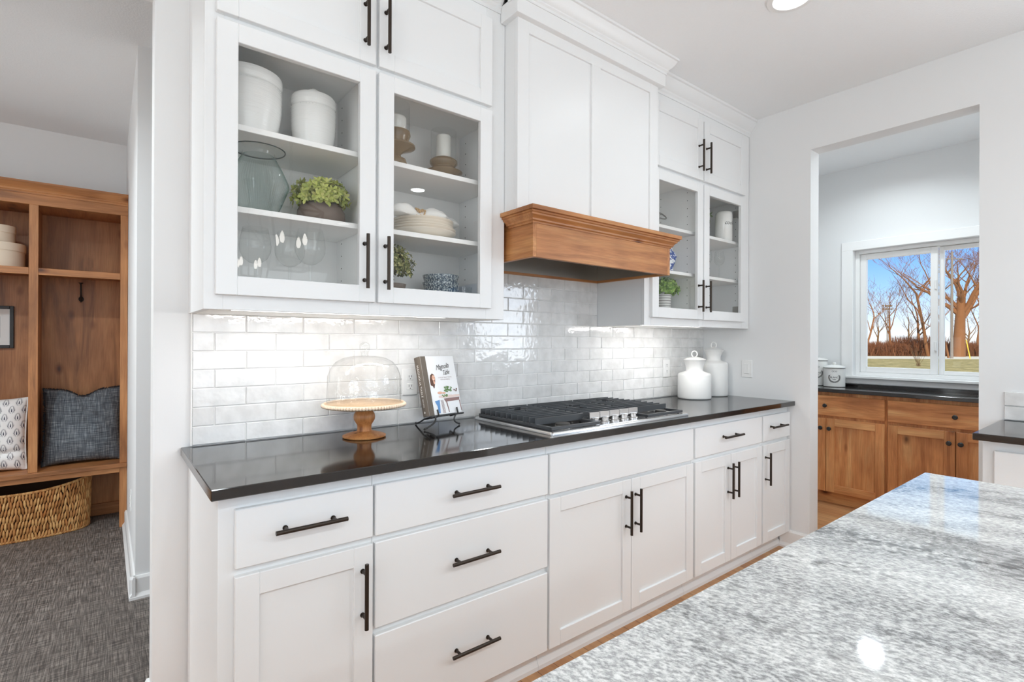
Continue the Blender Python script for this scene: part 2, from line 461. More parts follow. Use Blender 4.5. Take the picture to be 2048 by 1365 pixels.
bp = N(nt, 'Bump', Strength=0.4, Distance=0.002); nt.links.new(ml.outputs[0], bp.inputs['Height']); nt.links.new(bp.outputs[0], b.inputs['Normal'])

def island_colors(name, cols, rough=0.7, spec=0.3, translucent=False):
    m, nt, b, out = newmat(name)
    gi = N(nt, 'NewGeometry')
    st = [(i / (len(cols) - 1), c) for i, c in enumerate(cols)]
    r = ramp(nt, st); nt.links.new(gi.outputs['Random Per Island'], r.inputs[0])
    nt.links.new(r.outputs[0], b.inputs['Base Color']); b.inputs['Roughness'].default_value = rough
    b.inputs['Specular IOR Level'].default_value = spec
    return m
M['rattan'] = island_colors('woven_hyacinth', [S(150, 98, 52), S(192, 140, 84), S(216, 170, 112), S(174, 112, 60), S(206, 156, 100)])
M['leaf_lime'] = island_colors('lime_leaves', [S(140, 152, 70), S(186, 192, 104), S(168, 178, 92), S(206, 206, 130), S(120, 136, 64)])
M['leaf_dark'] = island_colors('small_green_leaves', [S(84, 92, 52), S(124, 128, 70), S(100, 108, 60), S(150, 148, 92), S(206, 200, 140)])
M['leaf_fresh'] = island_colors('fresh_green_leaves', [S(92, 128, 52), S(130, 168, 74), S(160, 190, 100), S(84, 116, 54)])
M['leaf_pale'] = island_colors('pale_green_leaves', [S(140, 160, 118), S(160, 180, 140), S(120, 142, 100)])

M['rug'] = plain('off_white_bounce_rug', (0.78, 0.78, 0.78), 0.95, bump=(180, 0.5, 0.004))
M['denim'], nt, b, _ = newmat('charcoal_slub_linen')
va = coords(nt, (300, 30, 12), False); na = N(nt, 'TexNoise', Scale=1.0, Detail=2.0); nt.links.new(va, na.inputs['Vector'])
vb = coords(nt, (10, 30, 280), False); nb = N(nt, 'TexNoise', Scale=1.0, Detail=2.0); nt.links.new(vb, nb.inputs['Vector'])
mx = N(nt, 'Math', operation='ADD'); nt.links.new(na.outputs[0], mx.inputs[0]); nt.links.new(nb.outputs[0], mx.inputs[1])
ml = N(nt, 'Math', operation='MULTIPLY'); ml.inputs[1].default_value = 0.5; nt.links.new(mx.outputs[0], ml.inputs[0])
r1 = ramp(nt, ((0.36, S(56, 60, 66)), (0.52, S(96, 102, 109)), (0.66, S(152, 156, 158)))); nt.links.new(ml.outputs[0], r1.inputs[0])
nt.links.new(r1.outputs[0], b.inputs['Base Color']); b.inputs['Roughness'].default_value = 0.9
M['fringe'] = plain('charcoal_fringe', S(52, 56, 62), 0.95)
M['print_white'] = plain('white_cotton', (0.88, 0.875, 0.86), 0.9)
M['ink'] = plain('indigo_ink', S(58, 62, 84), 0.9)
M['hatbox'] = plain('cream_linen_box', S(222, 206, 186), 0.75, bump=(300, 0.2, 0.001))
M['speckle'], nt, b, _ = newmat('blue_speckled_glaze')
v = coords(nt, (1, 1, 1), False); vo = N(nt, 'TexNoise', Scale=210.0, Detail=2.0); nt.links.new(v, vo.inputs['Vector'])
r1 = ramp(nt, ((0.42, S(50, 66, 84)), (0.52, S(98, 116, 130)), (0.60, S(198, 206, 206)))); nt.links.new(vo.outputs[0], r1.inputs[0])
nt.links.new(r1.outputs[0], b.inputs['Base Color']); b.inputs['Roughness'].default_value = 0.2
M['bluewhite'], nt, b, _ = newmat('blue_white_porcelain')
v = coords(nt, (1, 1, 1), False); vo = N(nt, 'TexNoise', Scale=55.0, Detail=3.0, Distortion=1.0); nt.links.new(v, vo.inputs['Vector'])
r1 = ramp(nt, ((0.47, S(58, 82, 150)), (0.50, S(130, 150, 200)), (0.53, S(236, 238, 240)))); nt.links.new(vo.outputs[0], r1.inputs[0])
nt.links.new(r1.outputs[0], b.inputs['Base Color']); b.inputs['Roughness'].default_value = 0.15
M['stripe_pot'], nt, b, _ = newmat('striped_pot')
tc = N(nt, 'TexCoord'); sx = N(nt, 'SeparateXYZ'); nt.links.new(tc.outputs['Object'], sx.inputs[0])
wv = N(nt, 'Math', operation='SINE'); mm = N(nt, 'Math', operation='MULTIPLY'); mm.inputs[1].default_value = 420.0
nt.links.new(sx.outputs['Z'], mm.inputs[0]); nt.links.new(mm.outputs[0], wv.inputs[0])
r1 = ramp(nt, ((0.35, S(222, 220, 216)), (0.6, S(150, 146, 142)))); nt.links.new(wv.outputs[0], r1.inputs[0])
nt.links.new(r1.outputs[0], b.inputs['Base Color'])
# book
M['book_spine'] = plain('grey_brown_cloth', S(104, 95, 86), 0.8)
M['book_cover'] = plain('pale_grey_cover', S(236, 237, 238), 0.35)
M['paper'] = plain('book_pages', S(236, 232, 222), 0.8)
for nm, c in (('skin', (226, 178, 152)), ('hair', (92, 58, 42)), ('shirt', (240, 242, 246)), ('jeans', (92, 142, 196)), ('table_pink', (226, 205, 196)), ('table_leg', (140, 108, 104)),
              ('herb', (96, 130, 70)), ('letter', (70, 66, 62)), ('lace', (236, 238, 240)), ('spine_text', (230, 226, 220))):
    M[nm] = plain('print_' + nm, S(*c), 0.45)
M['photo'] = plain('grey_photo_print', S(205, 207, 208), 0.5)
M['mat_board'] = plain('white_mat_board', (0.84, 0.84, 0.83), 0.8)
# outdoors
M['bark'] = plain('warm_brown_bark', S(122, 84, 54), 0.9, bump=(8, 0.6, 0.05))  # even warm brown for the nearer trees
M['bark_grey'] = plain('grey_brown_bark', S(112, 88, 64), 0.9, bump=(8, 0.6, 0.05))
M['brush'] = island_colors('dry_brush', [S(84, 52, 36), S(112, 72, 48), S(96, 60, 42), S(132, 92, 66)], 0.95)
M['lawn'], nt, b, _ = newmat('winter_lawn')
v = coords(nt, (1, 1, 1), False); vo = N(nt, 'TexNoise', Scale=1.6, Detail=8.0, Roughness=0.75); nt.links.new(v, vo.inputs['Vector'])
r1 = ramp(nt, ((0.35, S(92, 88, 44)), (0.5, S(128, 118, 66)), (0.68, S(186, 172, 128)))); nt.links.new(vo.outputs[0], r1.inputs[0])
nt.links.new(r1.outputs[0], b.inputs['Base Color']); b.inputs['Roughness'].default_value = 0.95
M['road'] = plain('pale_frosty_road', S(186, 186, 180), 0.8, bump=(2, 0.3, 0.02))
M['utility'] = plain('grey_pole_wood', S(120, 116, 114), 0.8)
M['yellow'] = plain('yellow_guard', S(214, 184, 70), 0.6)
# ------------------------------------------------------------------ room shell
CEIL = 2.735
XR = 3.35
YW = 2.055
def wallobj(name, boxes, mat='wall'):
    mb = MB()
    for bx in boxes: mb.box(*bx)
    return struct(mb.build(name, M[mat], flat=True))

wallobj('floor', [(-4.1, 5.2, -5.1, 2.11, -0.12, 0.0)], 'oak_floor')
wallobj('floor_hall', [(-2.6, 3.35, 2.11, 5.0, -0.12, 0.0)], 'weave')
wallobj('ceiling', [(-4.1, 5.2, -5.1, 5.0, CEIL, CEIL + 0.12)], 'ceil')
wallobj('wall_back', [(0.123, XR, YW, 2.17, 0, CEIL), (-4.1, 0.123, YW, 2.17, 2.44, CEIL), (-4.1, -2.5, YW, 2.17, 0, 2.44)])
OY0, OY1, OZ = 0.567, 1.335, 2.446                    # opening to the pantry
KY0, KY1, KZ0, KZ1 = -2.3, 0.12, 1.12, 2.0            # sink window
wallobj('wall_right', [(XR, XR + 0.115, OY1, 2.17, 0, CEIL), (XR, XR + 0.115, OY0, OY1, OZ, CEIL), (XR, XR + 0.115, KY1, OY0, 0, CEIL),
                       (XR, XR + 0.115, KY0, KY1, 0, KZ0), (XR, XR + 0.115, KY0, KY1, KZ1, CEIL), (XR, XR + 0.115, -5.1, KY0, 0, CEIL)])
wallobj('wall_rear', [(-4.1, -3.2, -5.1, -5.0, 0, CEIL), (2.6, XR, -5.1, -5.0, 0, CEIL), (-3.2, 2.6, -5.1, -5.0, 0, 0.3), (-3.2, 2.6, -5.1, -5.0, 2.5, CEIL)])
wallobj('wall_left', [(-4.1, -4.0, -5.0, -3.1, 0, CEIL), (-4.1, -4.0, 0.7, YW, 0, CEIL), (-4.1, -4.0, -3.1, 0.7, 0, 0.3), (-4.1, -4.0, -3.1, 0.7, 2.5, CEIL)])
XP = 4.89
WY0, WY1, WZ0, WZ1 = 0.50, 1.615, 1.005, 2.043        # pantry window opening
wallobj('wall_pantry_far', [(XP, XP + 0.2, WY1, 2.35, -0.6, CEIL), (XP, XP + 0.2, 0.1, WY0, -0.6, CEIL), (XP, XP + 0.2, WY0, WY1, -0.6, WZ0), (XP, XP + 0.2, WY0, WY1, WZ1, CEIL)])
wallobj('wall_pantry_left', [(XR + 0.115, XP, 2.15, 2.3, 0, CEIL)])
wallobj('wall_pantry_right', [(XR + 0.115, XP, 0.15, 0.29, 0, CEIL)])
wallobj('wall_hall_right', [(0.12, 0.235, 3.153, 4.95, 0, CEIL), (0.235, XR, 3.153, 3.268, 0, CEIL)], 'hallwall')
wallobj('wall_hall_back', [(-2.6, 0.12, 4.84, 4.95, 0, CEIL)], 'hallwall')
wallobj('wall_hall_left', [(-2.6, -2.5, 2.17, 4.84, 0, CEIL)], 'hallwall')
wallobj('wall_hall_end', [(XR, XR + 0.1, 2.17, 3.268, 0, CEIL)], 'hallwall')

def baseboard(name, a, b, nrm, h=0.11, shoe=True):
    """a,b: ends along the wall at floor level, nrm: unit normal into the room"""
    a = Vector(a); b = Vector(b); nv = Vector(nrm)
    poly = [(0, 0.0), (0.026, 0.0), (0.026, 0.012), (0.016, 0.026), (0.014, 0.03), (0.014, h - 0.012), (0.008, h), (0, h)] if shoe else [(0, 0), (0.014, 0), (0.014, h - 0.012), (0.008, h), (0, h)]
    mb = MB()
    mb.prism(poly, lambda p: a + nv * p[0] + Vector((0, 0, p[1])), lambda p: b + nv * p[0] + Vector((0, 0, p[1])))
    return struct(mb.build(name, M['trim'], sharp=20))
baseboard('baseboard_right', (XR, 1.505, 0), (XR, OY1, 0), (-1, 0, 0))
baseboard('baseboard_hall_right', (0.12, 3.1285, 0), (0.12, 4.408, 0), (-1, 0, 0))
baseboard('baseboard_hall_near', (0.0955, 3.153, 0), (1.2, 3.153, 0), (0, -1, 0))
baseboard('baseboard_pier', (0.123, 2.03, 0), (0.123, 2.17, 0), (-1, 0, 0))
baseboard('baseboard_back', (0.097, YW, 0), (0.219, YW, 0), (0, -1, 0))

# unseen slabs added outside the living area windows to block direct sun
wallobj('sun_block_left', [(-9.5, -4.1, -9.5, 5.0, CEIL, CEIL + 0.15)], 'ceil')
wallobj('sun_block_rear', [(-4.1, 5.2, -9.5, -5.1, CEIL, CEIL + 0.15)], 'ceil')
# ------------------------------------------------------------------ handles, doors, drawers
def bar_pull(c, vertical, outv, length=0.188, post=0.0635, standoff=0.032, r=0.006):
    """c: centre on the door face, outv: unit vector out of the door"""
    c = Vector(c); o = Vector(outv)
    ax = Vector((0, 0, 1)) if vertical else (Vector((1, 0, 0)) if abs(o.y) > 0.5 else Vector((0, 1, 0)))
    mb = MB()
    mb.cyl(c + o * standoff - ax * length / 2, c + o * standoff + ax * length / 2, r, 14)
    for sgn in (-1, 1):
        p = c + ax * post * sgn
        mb.tube([p, p + o * 0.003, p + o * 0.0031, p + o * standoff], [0.007, 0.007, 0.0046, 0.0046], 12)
    return mb
def put_handle(parent, c, vertical, outv=(0, -1, 0), length=0.188):
    return bar_pull(c, vertical, outv, length, post=0.0635 * length / 0.188).build('handle', M['bronze'], parent)
def FY(Y):                                            # frame for fronts that face -y
    return lambda u0, u1, d0, d1, w0, w1: (u0, u1, Y - d1, Y - d0, w0, w1)
def FX(X):                                            # fronts that face -x
    return lambda u0, u1, d0, d1, w0, w1: (X - d1, X - d0, u0, u1, w0, w1)
def slab_front(name, F, u0, u1, w0, w1, mat, parent, t=0.02):
    mb = MB(); mb.box(*F(u0, u1, -t, 0, w0, w1), b=0.0025)
    return mb.build(name, mat, parent)
def shaker(name, F, u0, u1, w0, w1, mats, parent, t=0.02, s=0.057, rec=0.009, glass=None, s1=None):
    """mats: stile material, rail material, panel material"""
    ms, mr, mp = mats if isinstance(mats, tuple) else (mats,) * 3
    mb = MB(); b = 0.0015
    mb.box(*F(u0, u0 + s, -t, 0, w0, w1), b=b, m=0); mb.box(*F(u1 - s, u1, -t, 0, w0, w1), b=b, m=0)
    mb.box(*F(u0 + s, u1 - s, -t, 0, w0, w0 + s), b=b, m=1); mb.box(*F(u0 + s, u1 - s, -t, 0, w1 - s, w1), b=b, m=1)
    if glass is None:
        mb.box(*F(u0 + s - 0.004, u1 - s + 0.004, -t + 0.003, -rec, w0 + s - 0.004, w1 - s + 0.004), m=2)
    o = mb.build(name, [ms, mr, mp], parent)
    if glass is not None:
        g = MB()
        x0, x1, y0, y1, z0, z1 = F(u0 + s - 0.006, u1 - s + 0.006, -0.013, -0.0128, w0 + s - 0.006, w1 - s + 0.006)
        if abs(x1 - x0) < abs(y1 - y0): g.add([(x0, y0, z0), (x0, y1, z0), (x0, y1, z1), (x0, y0, z1)], [[0, 1, 2, 3]])
        else: g.add([(x0, y0, z0), (x1, y0, z0), (x1, y0, z1), (x0, y0, z1)], [[0, 1, 2, 3]])
        o['_L'] = parent['_L']
        g.build('glass_pane', glass, o, flat=True)
    o['_L'] = parent['_L']
    return o

# ------------------------------------------------------------------ base cabinets along the back wall
YD = 1.447; YFR = 1.467; FB = FY(YD)
def base_cabinet(x0, x1, label, left_end=False):
    t = thing('base_cabinet', label, 'cabinet', ((x0 + x1) / 2, 1.75, 0), 'white base cabinets under the black counter')
    mb = MB(); mb.box(x0, x1, YFR, 2.045, 0.095, 0.884, b=0.001)
    mb.build('body', M['white'], t)
    k = MB(); k.box(x0 + (0.0 if left_end else 0.0005), x1 - 0.0005, 1.516, 1.54, 0, 0.0945)
    k.prism([(0, 0), (0.012, 0), (0.012, 0.016), (0.004, 0.034), (0, 0.036)], lambda p: (x0, 1.516 - p[0], p[1]), lambda p: (x1, 1.516 - p[0], p[1]))
    k.build('toe_kick', M['white'], t, sharp=20)
    return t
def drawer(t, x0, x1, z0, z1, handle=True, hc=None, name='drawer'):
    d = slab_front(name, FB, x0, x1, z0, z1, M['white'], t); d['_L'] = t['_L']
    if handle:
        c = hc or ((x0 + x1) / 2, (z0 + z1) / 2)
        put_handle(d, (c[0], YD, c[1]), False)
    return d
def bdoor(t, x0, x1, z0, z1, hx):
    d = shaker('door', FB, x0, x1, z0, z1, M['white'], t)
    put_handle(d, (hx, YD, 0.5415), True)
    return d
ZD0, ZD1 = 0.105, 0.677
t = base_cabinet(0.222, 0.6255, 'white base cabinet with one drawer over one door, leftmost under the counter', True)
drawer(t, 0.258, 0.622, 0.697, 0.848, hc=(0.440, 0.7785)); bdoor(t, 0.258, 0.622, ZD0, ZD1, 0.590)
t = base_cabinet(0.6265, 1.3215, 'white base cabinet with three wide drawers and black bar pulls')
drawer(t, 0.6295, 1.3175, 0.697, 0.848, hc=(0.973, 0.7775)); drawer(t, 0.6295, 1.3175, 0.423, 0.678, hc=(0.974, 0.555)); drawer(t, 0.6295, 1.3175, 0.105, 0.402, hc=(0.975, 0.256))
t = base_cabinet(1.3225, 2.2940, 'white base cabinet with two wide doors and blank top panel below the cooktop')
drawer(t, 1.327, 2.286, 0.692, 0.848, handle=False, name='false_front')
bdoor(t, 1.327, 1.8085, ZD0, ZD1, 1.772); bdoor(t, 1.8115, 2.286, ZD0, ZD1, 1.836)
t = base_cabinet(2.2950, 2.9930, 'white base cabinet with one drawer over two narrow doors, right of the cooktop cabinet')
drawer(t, 2.304, 2.984, 0.697, 0.847, hc=(2.625, 0.7785))
bdoor(t, 2.304, 2.642, ZD0, ZD1, 2.610); bdoor(t, 2.646, 2.984, ZD0, ZD1, 2.668)
t = base_cabinet(2.9940, 3.345, 'narrowest white base cabinet, one small drawer over one door against the right wall')
drawer(t, 3.003, 3.342, 0.697, 0.847, hc=(3.152, 0.7785)); bdoor(t, 3.003, 3.342, ZD0, ZD1, 3.026)

mb = MB(); mb.box(0.200, XR - 0.001, 1.420, YW - 0.001, 0.886, 0.914, b=0.002)
tag(mb.build('countertop', M['counter']), 'long polished black stone countertop along the tiled back wall', 'countertop')

# ------------------------------------------------------------------ tiled backsplash
random.seed(4)
mb = MB()
TL, TH, G = 0.198, 0.0643, 0.0022
def tile_rect(x0, x1, z0, z1):
    if x1 - x0 < 0.004 or z1 - z0 < 0.004: return
    ty = [random.uniform(-0.0008, 0.0008) for _ in range(4)]
    b = 0.0022; yf = 2.0445; yb = 2.0515
    vs = [(x0, yb, z0), (x1, yb, z0), (x1, yb, z1), (x0, yb, z1),
          (x0, yf + b + ty[0], z0), (x1, yf + b + ty[1], z0), (x1, yf + b + ty[2], z1), (x0, yf + b + ty[3], z1),
          (x0 + b, yf + ty[0], z0 + b), (x1 - b, yf + ty[1], z0 + b), (x1 - b, yf + ty[2], z1 - b), (x0 + b, yf + ty[3], z1 - b)]
    fs = []
    for k in range(4):
        j = (k + 1) % 4
        fs += [[k, j, j + 4, k + 4], [k + 4, j + 4, j + 8, k + 8]]
    fs.append([8, 9, 10, 11])
    mb.add(vs, fs)
row = 0; z = 0.9175
while z < 1.60:
    z1 = z + TH - G
    regs = [(0.232, XR - 0.002)] if z < 1.36 else [(1.309, 2.241)]
    for a, bb in regs:
        off = 0.397 if row % 2 == 0 else 0.298
        k = math.floor((a - off) / TL)
        x = off + k * TL
        while x < bb:
            jit = random.uniform(-0.0007, 0.0007)
            tile_rect(max(a, x + G / 2 + jit), min(bb, x + TL - G / 2 + jit), z + random.uniform(-0.0005, 0.0005), min(z1, 1.364) if z < 1.36 and z1 > 1.364 and False else z1)
            x += TL
    z += TH; row += 1
bs = mb.build('backsplash', M['tile'], flat=True)
tag(bs, 'glossy white handmade subway tile backsplash between counter and wall cabinets', 'backsplash')
g = MB(); g.box(0.2295, XR - 0.001, 2.0485, YW - 0.0005, 0.9145, 1.365); g.box(1.308, 2.242, 2.0485, YW - 0.0005, 1.365, 1.64)
g.box(0.2265, 0.2315, 2.0435, YW - 0.0005, 0.9145, 1.366, b=0.001)
g.build('grout', M['grout'], bs, flat=True)

# ------------------------------------------------------------------ wall cabinets
YU = 1.695; YUF = 1.715; FU = FY(YU)
CROWN = [(0.0, 0.0), (-0.004, 0.0), (-0.004, 0.014), (-0.010, 0.020), (-0.012, 0.030), (-0.020, 0.036), (-0.034, 0.052), (-0.046, 0.076), (-0.047, 0.083), (-0.055, 0.086), (-0.055, 0.100), (0.0, 0.100)]
def pin_holes(mb, x, ys, zs, m):
    for y in ys:
        for z in zs: mb.cyl((x - 0.0006, y, z), (x + 0.0006, y, z), 0.0026, 8, m)
def upper_cabinet(x0, x1, partition, label, side_stile_l, side_stile_r):
    t = thing('wall_cabinet', label, 'cabinet', ((x0 + x1) / 2, 1.88, 1.366), 'tall white wall cabinets with glass doors')
    mb = MB(); b = 0.001
    top = 2.70; bot = 1.366; yb = 2.0545
    mb.box(x0, x0 + 0.018, YUF + 0.0195, yb, bot, top); mb.box(x1 - 0.018, x1, YUF + 0.0195, yb, bot, top)
    mb.box(x0 + 0.018, x1 - 0.018, 2.036, yb, bot, top, m=1)
    mb.box(x0 + 0.018, x1 - 0.018, YUF + 0.019, 2.036, 1.390, 1.411, m=1)
    mb.box(x0 + 0.018, x1 - 0.018, YUF + 0.019, 2.036, 2.216, 2.236, m=1)
    mb.box(x0 + 0.018, x1 - 0.018, YUF + 0.019, 2.036, top - 0.02, top)
    # face frame
    for (a, c) in partition: mb.box(a, c, YUF, YUF + 0.019, bot, top, b=b)
    ps = sorted(partition)
    for (a, c), (a2, c2) in zip(ps, ps[1:]):
        mb.box(c, a2, YUF, YUF + 0.019, bot, 1.412, b=b); mb.box(c, a2, YUF, YUF + 0.019, 2.208, 2.238, b=b); mb.box(c, a2, YUF, YUF + 0.019, 2.575, top, b=b)
    if len(ps) == 3 and ps[1][1] - ps[1][0] > 0.03:
        mid = ps[1]; mb.box(mid[0] + 0.001, mid[1] - 0.001, YUF + 0.019, 2.036, 1.411, 2.216, m=1)
    zs = [1.46 + 0.032 * 1.5 * k for k in range(16)]
    pin_holes(mb, x1 - 0.0182, (1.795, 1.985), zs, 2)
    pin_holes(mb, x0 + 0.0182, (1.795, 1.985), zs, 2)
    if len(ps) == 3:
        pin_holes(mb, ps[1][0] + 0.0008, (1.795, 1.985), zs, 2); pin_holes(mb, ps[1][1] - 0.0008, (1.795, 1.985), zs, 2)
    mb.build('body', [M['white'], M['inside'], M['dot']], t, sharp=30)
    return t
def shelves(t, spans):
    for (a, c) in spans:
        for z in (1.933, 1.683):
            mb = MB(); mb.box(a, c, 1.742, 2.034, z - 0.018, z, b=0.001)
            mb.build('shelf', M['inside'], t)
def upper_doors(t, pairs):
    for (a, c, hx) in pairs:
        d = shaker('glass_door', FU, a, c, 1.409, 2.212, M['white'], t, s=0.0565, glass=M['cab_glass'])
        put_handle(d, (hx, YU, 1.545), True, length=0.184)
        d = shaker('door', FU, a, c, 2.231, 2.586, M['white'], t)
        put_handle(d, (hx, YU, 2.364), True, length=0.182)
def crown_run(t, x0, x1, yface, zb, prof=CROWN, name='crown_molding', mat='white'):
    mb = MB()
    mb.prism(prof, lambda p: (x0, yface + p[0], zb + p[1]), lambda p: (x1, yface + p[0], zb + p[1]))
    return mb.build(name, M[mat], t, sharp=28)

t = upper_cabinet(0.2205, 1.3075, [(0.2205, 0.270), (0.718, 0.758), (1.215, 1.3075)], 'white ceiling-high wall cabinet left of the hood, crocks and plates behind its two glass doors', 0.04, 0.08)
shelves(t, ((0.240, 0.7175), (0.7585, 1.288)))
upper_doors(t, ((0.2485, 0.7325, 0.693), (0.7445, 1.2295, 0.768)))
crown_run(t, 0.2205, 1.2825, YUF - 0.0005, 2.6345)
t = upper_cabinet(2.243, 3.345, [(2.243, 2.300), (2.760, 2.796), (3.255, 3.345)], 'white ceiling-high wall cabinet between the hood and the right wall', 0.05, 0.08)
shelves(t, ((2.263, 2.7590), (2.7970, 3.325)))
upper_doors(t, ((2.288, 2.7715, 2.724), (2.7845, 3.267, 2.803)))
for z in (1.49, 2.12):
    hb = MB(); hb.box(3.252, 3.262, 1.722, 1.775, z - 0.022, z + 0.022, b=0.002); hb.box(3.262, 3.3265, 1.74, 1.775, z - 0.014, z + 0.014, b=0.002)
    hb.build('hinge', M['grey_metal'], t)
crown_run(t, 2.2690, 3.3490, YUF - 0.0005, 2.6345)

# LED strips below the cabinets
for (x0, x1, lab, k) in ((0.300, 1.06, 'lit LED light bar under the left wall cabinet', 1.0), (2.262, 2.86, 'lit LED light bar under the right wall cabinet', 1.4)):
    t = thing('light_bar', lab, 'light', ((x0 + x1) / 2, 1.775, 1.366), 'under-cabinet light bars')
    mb = MB(); mb.box(x0, x1, 1.755, 1.790, 1.3705, 1.3895, b=0.002); mb.build('housing', M['plastic'], t)
    mb = MB(); mb.box(x0 + 0.004, x1 - 0.004, 1.758, 1.787, 1.3675, 1.3715, b=0.001); mb.build('diffuser', M['led'], t)
    area('light_bar_lamp', ((x0 + x1) / 2, 1.772, 1.3655), (0, 0.25, -1), x1 - x0 - 0.02, 0.02, PW['bar'] * k * (x1 - x0) / 0.76, (1.0, 0.97, 0.93))

# ------------------------------------------------------------------ range hood
HX0, HX1 = 1.3085, 2.2420
t = thing('range_hood', 'white panelled range hood with a stained wooden band above the cooktop', 'range hood', (1.775, 1.80, 1.613))
mb = MB(); mb.box(HX0 + 0.0005, HX1 - 0.0005, 1.650, 2.0545, 1.789, 2.66)
mb.box(HX0 + 0.0005, 1.368, 1.630, 1.650, 1.789, 2.66, b=0.001); mb.box(2.176, HX1 - 0.0005, 1.630, 1.650, 1.789, 2.66, b=0.001); mb.box(1.746, 1.804, 1.630, 1.650, 1.789, 2.549, b=0.001)
mb.box(1.368, 2.176, 1.630, 1.650, 2.549, 2.66, b=0.001)
for (a, c) in ((1.368, 1.746), (1.804, 2.176)): mb.box(a, c, 1.639, 1.650, 1.789, 2.549)
mb.build('chimney', M['white'], t)
mb = MB(); mb.box(1.2835, 2.2675, 1.603, 1.7125, 2.595, 2.665, b=0.0015); mb.build('frieze', M['white'], t)
# crown that returns at both ends
def crown_return(t, x0, x1, yf, yb, zb, prof, name, mat, H):
    mb = MB(); n = len(prof); vs = []; fs = []
    for (px, pz) in prof:
        o = -px
        vs += [(x0 - o, yb, zb + pz), (x0 - o, yf - o, zb + pz), (x1 + o, yf - o, zb + pz), (x1 + o, yb, zb + pz)]
    for i in range(n):
        j = (i + 1) % n
        for k in range(3): fs.append([i * 4 + k, i * 4 + k + 1, j * 4 + k + 1, j * 4 + k])
    fs.append([i * 4 for i in range(n)]); fs.append([i * 4 + 3 for i in reversed(range(n))])
    mb.add(vs, fs)
    return mb.build(name, mat, t, sharp=24)
HC = [(0.0, 0.0), (-0.004, 0.0), (-0.004, 0.012), (-0.010, 0.018), (-0.010, 0.024), (-0.022, 0.034), (-0.034, 0.050), (-0.040, 0.062), (-0.042, 0.066), (-0.049, 0.068), (-0.049, 0.0795), (0.0, 0.0795)]
crown_return(t, 1.2835, 2.2675, 1.603, 1.6600, 2.655, HC, 'crown_molding', M['white'], 0.08)
wx, wy = M['hoodwood_x'], M['hoodwood_y']
bx0, bx1, by0, bz0, bz1 = 1.3275, 2.2370, 1.553, 1.613, 1.775
mb = MB()
mb.box(bx0 + 0.019, bx1 - 0.019, by0, by0 + 0.019, bz0, bz1, b=0.001, m=0)
mb.box(bx0, bx0 + 0.019, by0, 2.0425, bz0, bz1, b=0.001, m=1); mb.box(bx1 - 0.019, bx1, by0, 2.0425, bz0, bz1, b=0.001, m=1)
mb.box(bx0 + 0.019, bx1 - 0.019, 2.026, 2.0425, bz0, bz0 + 0.14, b=0.001, m=0)
mb.build('wood_band', [wx, wy], t)
mb = MB()
mb.box(bx0 + 0.020, bx1 - 0.020, by0 + 0.020, by0 + 0.0225, bz0 + 0.012, bz0 + 0.135); mb.box(bx0 + 0.020, bx0 + 0.0225, by0 + 0.0225, 2.026, bz0 + 0.012, bz0 + 0.135)
mb.box(bx1 - 0.0225, bx1 - 0.020, by0 + 0.0225, 2.026, bz0 + 0.012, bz0 + 0.135); mb.box(bx0 + 0.0225, bx1 - 0.0225, 2.0225, 2.025, bz0 + 0.012, bz0 + 0.135)
mb.box(bx0 + 0.020, bx1 - 0.020, by0 + 0.020, 2.026, bz0 + 0.135, bz0 + 0.139)
mb.build('metal_liner', M['liner'], t)
mb = MB()
for cx in (1.56, 2.0): mb.box(cx - 0.17, cx + 0.17, 1.66, 1.96, bz0 + 0.123, bz0 + 0.1345, b=0.003)
mb.build('filter', M['steel'], t)
WC = [(0.0, 0.0), (-0.004, 0.0), (-0.006, 0.006), (-0.012, 0.010), (-0.013, 0.016), (-0.018, 0.022), (-0.026, 0.028), (-0.028, 0.034), (-0.034, 0.036), (-0.034, 0.043), (0.0, 0.043)]
crown_return(t, bx0, bx1, by0, 1.7140, 1.7475, WC, 'wood_molding', wx, 0.04)
mb = MB(); mb.box(1.2850, 2.2715, 1.506, 1.7140, 1.7905, 1.8075, b=0.001); mb.build('wood_cap', wx, t)

# ------------------------------------------------------------------ wall plates
def outlet(c, outv, label, kind='outlet'):
    """plate on a wall: c centre on the wall, outv unit normal"""
    c = Vector(c); o = Vector(outv); sd = Vector((0, 0, 1)).cross(o)
    def T(p):
        p = Vector(p); return c + sd * p.x + o * p.y + Vector((0, 0, 1)) * p.z
    t = thing('wall_outlet' if kind == 'outlet' else 'light_switch', label, 'outlet' if kind == 'outlet' else 'switch', tuple(c))
    mb = MB(); mb.box(-0.036, 0.036, 0.0, 0.006, -0.058, 0.058, b=0.003, T=T); mb.build('cover_plate', M['plastic'], t)
    if kind == 'outlet':
        for s in (-1, 1):
            r = MB(); r.box(-0.0165, 0.0165, 0.004, 0.0085, s * 0.0205 - 0.0145, s * 0.0205 + 0.0145, b=0.004, T=T)
            for dx in (-0.006, 0.006): r.box(dx - 0.001, dx + 0.001, 0.0083, 0.0088, s * 0.0205 - 0.001, s * 0.0205 + 0.008, m=1, T=T)
            r.cyl(T(Vector((0, 0.0083, s * 0.0205 - 0.007))), T(Vector((0, 0.0088, s * 0.0205 - 0.007))), 0.0024, 10, 1)
            r.build('socket', [M['plastic'], M['slot']], t)
    else:
        r = MB(); r.box(-0.0165, 0.0165, 0.004, 0.0095, -0.033, 0.033, b=0.002, T=T); r.build('rocker', M['plastic'], t)
    return t
outlet((1.042, 2.0435, 1.098), (0, -1, 0), 'white wall outlet on the tile, partly behind the cookbook')
outlet((2.905, 2.0435, 1.103), (0, -1, 0), 'white wall outlet on the tile left of the white jars')
outlet((XR, 1.725, 1.1015), (-1, 0, 0), 'white rocker light switch on the plain wall right of the jars', 'switch')
